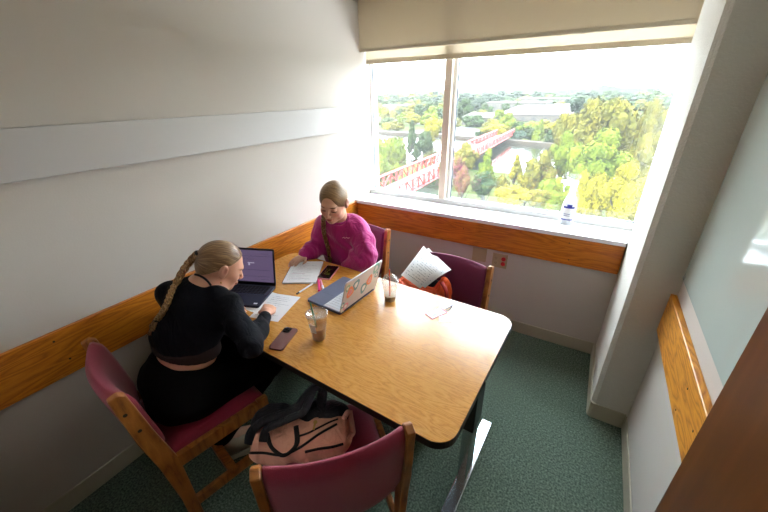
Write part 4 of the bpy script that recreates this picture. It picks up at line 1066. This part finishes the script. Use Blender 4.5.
# ------------------------------------------------------------------ outdoors
GZ = -16.0
OUT = .085
def od(r, g, b): return tuple(x*OUT for x in rgb(r, g, b)[:3])+(1,)
M['grass'] = ramp_mat('meadow', [(.3, od(120,160,40)), (.6, od(170,184,60)), (.8, od(200,190,96))], scale=.05, rough=.95, detail=6, spec=.1)
M['water'] = mat('river_water', od(90,100,80), .12, bump=.1, bscale=.6, spec=.6)
M['bank'] = ramp_mat('river_bank', [(.3, od(120,98,76)), (.7, od(160,132,104))], scale=.3, rough=.95)
M['asphalt'] = mat('asphalt', od(130,126,126), .9)
M['bridge'] = mat('red_steel', rgb(150,26,24), .5)
M['deck'] = mat('bridge_deck', od(206,196,190), .8)
M['roofw'] = mat('white_roof', od(214,206,210), .8); M['roofp'] = mat('grey_roof', od(186,160,164), .85); M['wallb'] = mat('pale_walls', od(184,172,164), .8); M['winb'] = mat('dark_windows', od(80,86,96), .3)
M['hill'] = ramp_mat('wooded_hill', [(.3, od(84,104,74)), (.7, od(122,132,92))], scale=.06, rough=1, detail=8, spec=0)
M['bark'] = mat('bark', od(96,80,66), .9)
def ground_strip(name, pts, z0, z1, m):
    b = BM(); poly_prism(b, pts, z0, z1); return struct(name, b, m)
ground_strip('ground_meadow', [(-1600, 30), (700, 30), (700, 2600), (-1600, 2600)], GZ-1, GZ, M['grass'])
ground_strip('ground_river', [(-400, 78), (-90, 84), (-40, 88), (0, 86), (60, 80), (300, 78), (300, 128), (60, 130), (0, 134), (-30, 142), (-60, 150), (-120, 150), (-400, 160)], GZ, GZ+.06, M['water'])
ground_strip('ground_bank', [(-120, 150), (-60, 150), (-30, 142), (0, 134), (60, 130), (60, 134), (0, 138.5), (-30, 146.5), (-60, 155), (-120, 155)], GZ, GZ+1.2, M['bank'])
ground_strip('ground_road', [(-90, 158), (-46, 158), (-44, 170), (-60, 200), (-160, 260), (-160, 250), (-70, 195)], GZ, GZ+.1, M['asphalt'])
ground_strip('ground_path', [(-60, 30), (60, 30), (60, 46), (-14, 60), (-60, 52)], GZ, GZ+.1, M['asphalt'])
# hills
def hill(x0, x1, y, dep, h, seed, name):
    rd = random.Random(seed); b = BM(); n = 60; ph = [rd.uniform(0, 6) for _ in range(5)]
    def hz(u): return h*(.62+.16*math.sin(3*u+ph[0])+.12*math.sin(7*u+ph[1])+.06*math.sin(19*u+ph[2])+.03*math.sin(53*u+ph[3])+.02*math.sin(97*u+ph[4]))
    rows = []
    for j, (dy, k) in enumerate(((0,0), (.25,.55), (.55,.95), (.8,1), (1.4,0))):
        rows.append([b.verts.new((x0+(x1-x0)*i/n, y+dy*dep, GZ-.5+hz(6*i/n)*k)) for i in range(n+1)])
    for a, c in zip(rows, rows[1:]):
        for i in range(n): b.faces.new((a[i], a[i+1], c[i+1], c[i]))
    o = finish(name, b, M['hill'], None, smooth=True); o['kind'] = 'structure'
hill(-1500, 600, 1100, 500, 34, 3, 'terrain_hill'); hill(-1600, 700, 1700, 700, 62, 5, 'terrain_ridge')
# red footbridge
bA = Vector((-25.2, 38, -12.6)); bB = Vector((-31.2, 152, -13.6)); bd = (bB-bA); BL = bd.length; bdn = bd.normalized(); bs = Vector((bdn.y, -bdn.x, 0)).normalized()
t = empty('footbridge', bA); tag(t, 'red steel truss footbridge crossing the river', 'bridge')
b = BM(); vs = []
for P_ in (bA, bB):
    for sgn in (-1, 1):
        for dz in (-.35, 0): vs.append(b.verts.new(P_-bA+bs*sgn*2.5+Vector((0,0,dz))))
for f in ((0,1,3,2), (4,6,7,5), (0,4,5,1), (2,3,7,6), (1,5,7,3), (0,2,6,4)): b.faces.new([vs[i] for i in f])
finish('deck', b, M['deck'], t)
for sgn in (-1, 1):
    b = BM(); nseg = 46; o = bs*sgn*2.7
    tube(b, [o+Vector((0,0,1.9)), bd+o+Vector((0,0,1.9))], .26, 4); tube(b, [o+Vector((0,0,-.3)), bd+o+Vector((0,0,-.3))], .2, 4); tube(b, [o+Vector((0,0,.8)), bd+o+Vector((0,0,.8))], .07, 4)
    for k in range(nseg+1):
        p = bd*(k/nseg)+o; tube(b, [p+Vector((0,0,-.4)), p+Vector((0,0,1.9))], .17, 4)
        if k < nseg:
            q = bd*((k+1)/nseg)+o; a_, c_ = (p, q) if k % 2 else (q, p); tube(b, [a_+Vector((0,0,-.2)), c_+Vector((0,0,1.9))], .13, 4)
    finish('truss', b, M['bridge'], t)
for fr in (.02, .33, .62, .93):
    b = BM(); p = bd*fr; box(b, (p.x-2.2, p.y-.8, GZ-bA.z), (p.x+2.2, p.y+.8, p.z-.3)); finish('pier', b, M['deck'], t)
# buildings
def building(x0, y0, x1, y1, h, label, roofm, pitched=0, rows=1, group='low buildings across the river'):
    t = empty('building', ((x0+x1)/2, (y0+y1)/2, GZ)); tag(t, label, 'building', group); hx_, hy_ = (x1-x0)/2, (y1-y0)/2
    b = BM(); box(b, (-hx_, -hy_, 0), (hx_, hy_, h)); finish('walls', b, M['wallb'], t)
    b = BM()
    if pitched:
        v = [b.verts.new(p) for p in ((-hx_-.6,-hy_-.6,h), (hx_+.6,-hy_-.6,h), (hx_+.6,hy_+.6,h), (-hx_-.6,hy_+.6,h), (-hx_*.7,0,h+pitched), (hx_*.7,0,h+pitched))]
        for f in ((0,1,5,4), (1,2,5), (2,3,4,5), (3,0,4), (3,2,1,0)): b.faces.new([v[i] for i in f])
    else: box(b, (-hx_-.4, -hy_-.4, h), (hx_+.4, hy_+.4, h+.5))
    finish('roof', b, roofm, t)
    n = max(3, int(hx_*2/6))
    for k in range(min(n, 14)):
        x = -hx_+(k+.5)*2*hx_/min(n, 14); b = BM(); box(b, (x-1, -hy_-.06, h*.35), (x+1, -hy_+.02, h*.7)); finish('window', b, M['winb'], t)
def bpx(u0, u1, v, dist, h, label, roofm, pitched=0, dep=20, **k):
    a = at(u0, v, dist); c = at(u1, v, dist); building(a.x, dist, c.x, dist+dep, h, label, roofm, pitched, **k)
bpx(462, 492, 120, 215, 4.5, 'pale house with a low pinkish hipped roof right of the mullion', M['roofp'], 2.4, 18)
bpx(497, 575, 118, 240, 5, 'long low building with a broad grey roof behind the trees', M['roofp'], 4.5, 60)
bpx(486, 545, 107, 380, 8, 'long white roofed warehouse behind the grey roofed building', M['roofw'], 0, 60)
bpx(520, 566, 103, 480, 10, 'farthest white warehouse below the wooded hills', M['roofw'], 0, 50)
bpx(548, 585, 108, 330, 7, 'white block at the right end beside the tall yellow trees', M['roofw'], 0, 40)
bpx(404, 430, 108, 400, 6, 'pale low building beyond the meadow in the left pane', M['roofw'], 0, 40)
bpx(376, 396, 110, 350, 6, 'small white roofed building at the left edge of the window', M['roofw'], 0, 30)
# trees
LEAF = {}
def leaf_mat(name, cA, cB):
    m, nt, b = base_mat(name)
    oi = nt.nodes.new('ShaderNodeTexNoise'); oi.inputs['Scale'].default_value = 2.5; oi.inputs['Detail'].default_value = 4; tc = nt.nodes.new('ShaderNodeTexCoord'); nt.links.new(tc.outputs['Object'], oi.inputs[0])
    mx = nt.nodes.new('ShaderNodeMix'); mx.data_type = 'RGBA'; mx.inputs['A'].default_value = cA; mx.inputs['B'].default_value = cB
    mr = nt.nodes.new('ShaderNodeMapRange'); mr.inputs[1].default_value = .35; mr.inputs[2].default_value = .65; nt.links.new(oi.outputs[0], mr.inputs[0]); nt.links.new(mr.outputs[0], mx.inputs['Factor'])
    nt.links.new(mx.outputs['Result'], b.inputs['Base Color']); b.inputs['Roughness'].default_value = .8; b.inputs['Specular IOR Level'].default_value = .1
    return m
OUT = .115
def od(r, g, b): return tuple(x*OUT for x in rgb(r, g, b)[:3])+(1,)
KINDS = {'yellow': (od(255,236,40), od(214,206,36)), 'lime': (od(214,232,48), od(150,184,40)), 'green': (od(112,144,72), od(84,118,62)), 'dark': (od(86,116,82), od(70,96,70)), 'olive': (od(224,208,66), od(158,160,56)), 'orange': (od(206,146,84), od(170,150,80)), 'red': (od(190,106,90), od(170,130,80)), 'blue': (od(120,150,120), od(90,126,104))}
for k, v in KINDS.items(): LEAF[k] = leaf_mat('leaves_'+k, *v)
CROWN = {}
def crown_mesh(kind, shape, var, nq):
    """unit crown: radius 1 about the origin, lumpy, made of leaf clumps"""
    key = (kind, shape, var, nq)
    if key in CROWN: return CROWN[key]
    r = np.random.default_rng(17+var*7+(50 if shape == 'cone' else 0)); nb = 26
    if shape == 'cone':
        zz = r.uniform(-1, 1, nb); rad = (1-zz)/2*.75+.05; an = r.uniform(0, 6.28, nb); C = np.stack([rad*np.cos(an)*.8, rad*np.sin(an)*.8, zz*.85], 1); B = .18+.22*(1-zz)/2
    else:
        C = r.normal(size=(nb, 3)); C /= np.linalg.norm(C, axis=1)[:,None]; C *= r.uniform(.35, .72, nb)[:,None]; B = r.uniform(.26, .42, nb)
    n = int(nq*1.6); ci = r.integers(0, nb, n); d = r.normal(size=(n, 3)); d /= np.linalg.norm(d, axis=1)[:,None]
    P = C[ci]+d*B[ci][:,None]*r.uniform(.75, 1.05, n)[:,None]
    nn = d+r.normal(size=(n,3))*.45; nn /= np.linalg.norm(nn, axis=1)[:,None]
    tt = np.cross(nn, r.normal(size=(n,3))); tt /= np.linalg.norm(tt, axis=1)[:,None]; bb_ = np.cross(nn, tt)
    s = r.uniform(.032, .068, n)[:,None]*(1.0 if nq > 1500 else 1.5)
    V = np.stack([P-tt*s, P-bb_*s*.7, P+tt*s, P+bb_*s*.7], 1).reshape(-1, 3)
    # solid lumps inside so the crown has body
    b = bmesh.new()
    for c, q in zip(C, B): bmesh.ops.create_icosphere(b, subdivisions=1, radius=float(q)*.86, matrix=Matrix.Translation(Vector(c)))
    bv = np.array([v.co[:] for v in b.verts]); b.verts.index_update(); bf = [[v.index for v in f.verts] for f in b.faces]; b.free()
    mx_ = np.maximum(np.abs(V).max(0), 1e-6); V = V/mx_; bv = bv/mx_
    me = bpy.data.meshes.new('crown'); faces = [[4*i, 4*i+1, 4*i+2, 4*i+3] for i in range(n)]+[[q+4*n for q in f] for f in bf]
    me.from_pydata(np.concatenate([V, bv]).tolist(), [], faces); me.materials.append(LEAF[kind]); me.update(); CROWN[key] = me
    return me
def trunk_mesh():
    b = BM(); tube(b, [(0,0,0), (.02,0,.5), (0,.02,1)], [.05,.035,.02], 8)
    for a in range(5):
        an = a*1.3; tube(b, [(0,0,.45+.08*a), (.25*math.cos(an), .25*math.sin(an), .8+.04*a)], [.018,.006], 5)
    me = bpy.data.meshes.new('trunk'); b.to_mesh(me); b.free(); me.materials.append(M['bark']); return me
TRUNK = trunk_mesh()
def tree(u, vt, vb, dist, wpx, kind, label, shape='round', nq=2200, group='trees outside the window'):
    """u = pixel column, vt/vb = crown top and bottom rows, dist = distance beyond the window wall"""
    mid = at(u, (vt+vb)/2, dist); top = at(u, vt, dist); lo = at(u, vb, dist); e = at(u+wpx/2, (vt+vb)/2, dist)
    rw = (e-mid).length; top_z = max(top.z, GZ+3); lo_z = max(min(lo.z, top_z-2)-.3*(top_z-lo.z), GZ+.3); hz = (top_z-lo_z)/2
    t = empty('tree', (mid.x, dist, GZ)); tag(t, label, 'tree', group)
    c = bpy.data.objects.new('crown', crown_mesh(kind, shape, random.randrange(3), nq)); COL.objects.link(c); c.parent = t
    c.location = (0, 0, lo_z+hz-GZ); c.scale = (rw, rw, hz*1.05); c.rotation_euler = (0, 0, random.uniform(0, 6.28))
    k = bpy.data.objects.new('trunk', TRUNK); COL.objects.link(k); k.parent = t; th = lo_z+hz*1.2-GZ; k.scale = (th*.6, th*.6, th)
    return t
GT = 'trees outside the window'
T = [
 (612, 86, 150, 62, 86, 'olive', 'tallest yellow olive tree, its crown reaching the hills at the right', 'round', 4200),
 (575, 104, 150, 66, 44, 'olive', 'olive tree leaning left of the tallest yellow tree', 'round', 3000),
 (600, 128, 182, 46, 74, 'lime', 'bright lime green tree in front of the tallest tree', 'round', 4200),
 (566, 130, 168, 54, 34, 'lime', 'smaller lime tree left of the bright lime tree', 'round', 2600),
 (640, 132, 188, 48, 46, 'olive', 'yellow olive tree at the right edge of the window', 'round', 3000),
 (652, 98, 150, 70, 40, 'olive', 'hazy olive tree behind the right window edge', 'round', 2600),
 (672, 110, 190, 58, 46, 'green', 'green tree at the far right behind the column edge', 'round', 2600),
 (628, 160, 216, 36, 60, 'yellow', 'low yellow tree just outside, right of the spray bottle', 'round', 3600),
 (592, 162, 212, 38, 46, 'yellow', 'low yellow tree behind the spray bottle', 'round', 3200),
 (555, 172, 208, 42, 44, 'lime', 'lime bush left of the spray bottle', 'round', 2600),
 (540, 150, 190, 50, 36, 'olive', 'thin olive tree in front of the river, left of the lime trees', 'round', 1300),
 (516, 152, 176, 56, 22, 'yellow', 'small bright yellow pointed tree before the river', 'cone', 2000),
 (488, 146, 176, 58, 28, 'lime', 'pointed lime green tree left of the small yellow one', 'cone', 2600),
 (466, 142, 166, 62, 26, 'olive', 'olive tree directly right of the mullion', 'round', 2000),
 (463, 166, 190, 46, 18, 'orange', 'orange leaved bush low beside the mullion', 'round', 1600),
 (460, 158, 176, 54, 14, 'red', 'reddish bush above the orange one beside the mullion', 'round', 1300),
 (484, 170, 192, 46, 28, 'green', 'dark green bush under the pointed lime tree', 'round', 1800),
 (503, 172, 192, 47, 18, 'olive', 'olive bush under the small yellow pointed tree', 'round', 1500),
 (512, 184, 202, 40, 44, 'yellow', 'wide low yellow hedge at the bottom of the right pane', 'round', 2000),
 (540, 186, 204, 41, 34, 'olive', 'low olive hedge left of the lime bush', 'round', 1800),
 (528, 168, 188, 50, 20, 'yellow', 'yellow bush right of the small pointed yellow tree', 'round', 1500),
 (496, 122, 144, 150, 32, 'yellow', 'bright yellow tree on the far bank of the river', 'round', 1800),
 (519, 130, 145, 148, 18, 'blue', 'blue green round tree on the far bank', 'round', 1200),
 (508, 112, 130, 165, 20, 'lime', 'lime tree behind the yellow far bank tree', 'round', 1200),
 (540, 118, 144, 146, 18, 'lime', 'pointed lime tree on the far bank', 'cone', 1200),
 (553, 126, 144, 142, 18, 'green', 'green tree right of the pointed one on the far bank', 'round', 1200),
 (530, 126, 143, 150, 14, 'green', 'green tree between the blue green and pointed trees on the far bank', 'round', 1200),
 (480, 130, 143, 152, 12, 'green', 'small green tree at the left end of the far bank', 'round', 900),
 (578, 96, 110, 200, 18, 'dark', 'dark round tree between the warehouses and the tall yellow tree', 'round', 1000),
 (464, 98, 116, 230, 22, 'green', 'green tree above the pinkish house', 'round', 1000),
 (500, 108, 118, 215, 14, 'lime', 'small lime tree left of the broad grey roof', 'round', 900),
 (484, 108, 118, 225, 12, 'olive', 'small olive tree right of the pinkish house', 'round', 900),
 (506, 102, 109, 290, 10, 'green', 'small green tree before the long warehouse', 'round', 600),
 (518, 102, 109, 300, 8, 'green', 'tiny green tree before the long warehouse', 'round', 600),
 (386, 128, 186, 62, 40, 'lime', 'pale lime tree at the left edge of the window before the bridge', 'round', 3000),
 (412, 116, 150, 92, 14, 'green', 'tall slim green tree behind the left end of the bridge', 'cone', 1600),
 (424, 128, 148, 100, 18, 'green', 'green tree at the river in the left pane', 'round', 1400),
 (432, 114, 142, 128, 20, 'yellow', 'yellow green tree beside the mullion in the left pane', 'round', 1600),
 (446, 150, 186, 56, 18, 'olive', 'olive tree hidden partly behind the mullion', 'round', 1400),
 (416, 148, 158, 96, 12, 'dark', 'dark low bush on the near bank in the left pane', 'round', 900),
 (388, 108, 122, 200, 16, 'olive', 'olive tree in the meadow at the left edge', 'round', 800),
 (432, 100, 110, 260, 14, 'green', 'green tree above the meadow in the left pane', 'round', 800),
 (402, 112, 122, 170, 10, 'lime', 'small lime tree in the middle of the meadow', 'round', 800),
]
for u, vt, vb, dist, wpx, kind, label, shape, nq in T:
    tree(u, vt, vb, dist, wpx, kind, label, shape, nq)
# far wood: separate trees in a belt, too small to show parts
rd = random.Random(4); GF = 'trees of the distant wood'
for k in range(150):
    row = k % 3; u = 372+ (700-372)*(k/150)+rd.uniform(-3, 3); dist = (420, 560, 760)[row]+rd.uniform(-30, 30)
    vt = (100, 96, 92.5)[row]+rd.uniform(-2, 1.5) - .012*(u-540)*.5
    kind = rd.choice(['dark', 'green', 'green', 'olive', 'dark'])
    p = at(u, vt, dist); hh = max(5, p.z-GZ) ; w_ = rd.uniform(7, 12)*(1+row*.35)
    o = bpy.data.objects.new('distant_tree', crown_mesh(kind, 'round', rd.randrange(3), 260)); COL.objects.link(o)
    o.location = (p.x, dist, GZ+hh*.5); o.scale = (w_, w_, hh*.55); o.rotation_euler = (0,0,rd.uniform(0,6.28))
    tag(o, 'hazy green tree in the distant wood below the hills', 'tree', GF)
GM = 'trees among the buildings across the river'
for k in range(46):
    u = 376+k*(590-376)/46+rd.uniform(-2, 2); dist = rd.choice([168, 185, 205, 260, 310]); vt = {168: 121, 185: 117, 205: 112, 260: 105.5, 310: 102}[dist]+rd.uniform(-2.5, 1.5)
    kind = rd.choice(['lime', 'green', 'olive', 'green', 'yellow']); p = at(u, vt, dist); hh = max(4, p.z-GZ); w_ = rd.uniform(3.2, 5.2)*(1+dist/500)
    if 452 < u < 578 and dist > 190 and k % 3: continue
    if 488 < u < 578: dist = 168; p = at(u, 124, dist); hh = 7
    o = bpy.data.objects.new('valley_tree', crown_mesh(kind, 'round', rd.randrange(3), 420)); COL.objects.link(o)
    o.location = (p.x, dist, GZ+hh*.5); o.scale = (w_, w_, hh*.55); o.rotation_euler = (0,0,rd.uniform(0,6.28))
    tag(o, 'small tree scattered on the valley floor across the river', 'tree', GM)
# bare dead tree
t = empty('bare_tree', (at(561, 140, 120).x, 126, GZ)); tag(t, 'bare leafless tree before the far bank', 'tree')
b = BM(); tube(b, [(0,0,0), (.2,0,4), (0,0,8)], [.35,.28,.2], 6)
for dx, z0, z1 in ((-3, 4.5, 10), (2.4, 5, 11), (-1.5, 6.5, 12.5), (1.0, 7, 12), (3.4, 6.5, 9.5), (-3.6, 7, 9)): tube(b, [(0,0,z0), (dx*.6,0,z0+(z1-z0)*.5), (dx,.4,z1)], [.16,.1,.04], 5)
finish('trunk', b, M['bark'], t)

# morning haze lying over the valley
b = BM(); box(b, (-1650, 45, GZ-2), (760, 2700, 75)); hz_ = finish('valley_haze', b, M['white']); hm = bpy.data.materials.new('valley_haze'); hm.use_nodes = True; hn = hm.node_tree; hn.nodes.clear()
ho = hn.nodes.new('ShaderNodeOutputMaterial'); hv = hn.nodes.new('ShaderNodeVolumeScatter'); hv.inputs['Density'].default_value = .00006; hv.inputs['Color'].default_value = (1,1,1,1); hn.links.new(hv.outputs[0], ho.inputs['Volume'])
hz_.data.materials.clear(); hz_.data.materials.append(hm); tag(hz_, 'pale haze lying over the valley outside the window', 'haze', kind='stuff')

# ------------------------------------------------------------------ light
wd = bpy.data.worlds.new('World'); bpy.context.scene.world = wd; wd.use_nodes = True; nt = wd.node_tree; bg = nt.nodes['Background']
tc = nt.nodes.new('ShaderNodeTexCoord'); sp = nt.nodes.new('ShaderNodeSeparateXYZ'); rp = nt.nodes.new('ShaderNodeValToRGB')
nt.links.new(tc.outputs['Generated'], sp.inputs[0]); nt.links.new(sp.outputs['Z'], rp.inputs[0]); e = rp.color_ramp.elements
e[0].position = 0; e[0].color = (.60, .64, .67, 1); e[1].position = .7; e[1].color = (.80, .91, 1, 1)
nt.links.new(rp.outputs[0], bg.inputs[0]); bg.inputs[1].default_value = 22.0
sun = bpy.data.lights.new('sun', 'SUN'); sun.energy = 14; sun.angle = R(8); sun.color = (1, .95, .85); so = bpy.data.objects.new('sun', sun); COL.objects.link(so); so.rotation_euler = Euler((R(48), 0, R(-25)))
def area(name, loc, rot, sx, sy, power, col):
    l = bpy.data.lights.new(name, 'AREA'); l.shape = 'RECTANGLE'; l.size = sx; l.size_y = sy; l.energy = power; l.color = col
    o = bpy.data.objects.new(name, l); COL.objects.link(o); o.location = loc; o.rotation_euler = rot; return o
area('ceiling_lamp_light', (1.0, 1.0, H-.03), (0,0,0), .56, .56, .8, (1,.80,.58))
area('corridor_fill_light', (1.4, YB-.9, 2.48), (0,0,0), .8, .4, 1, (1,.8,.58))  # warm fill added in the unseen corridor to brighten the room

# ------------------------------------------------------------------ camera, view
cd = bpy.data.cameras.new('camera'); cd.sensor_width = 36; cd.lens = F/768*36; cd.clip_start = .02; cd.clip_end = 5000
co_ = bpy.data.objects.new('camera', cd); COL.objects.link(co_); co_.location = CAM; co_.rotation_euler = CROT; bpy.context.scene.camera = co_
sc = bpy.context.scene; vs_ = sc.view_settings
sc.display_settings.display_device = 'sRGB'; vs_.view_transform = 'Standard'; vs_.look = 'None'; vs_.gamma = 1; vs_.use_curve_mapping = False; vs_.exposure = 0.10
sc.cycles.max_bounces = 8; sc.cycles.diffuse_bounces = 5; sc.cycles.transparent_max_bounces = 12; sc.cycles.sample_clamp_indirect = 10
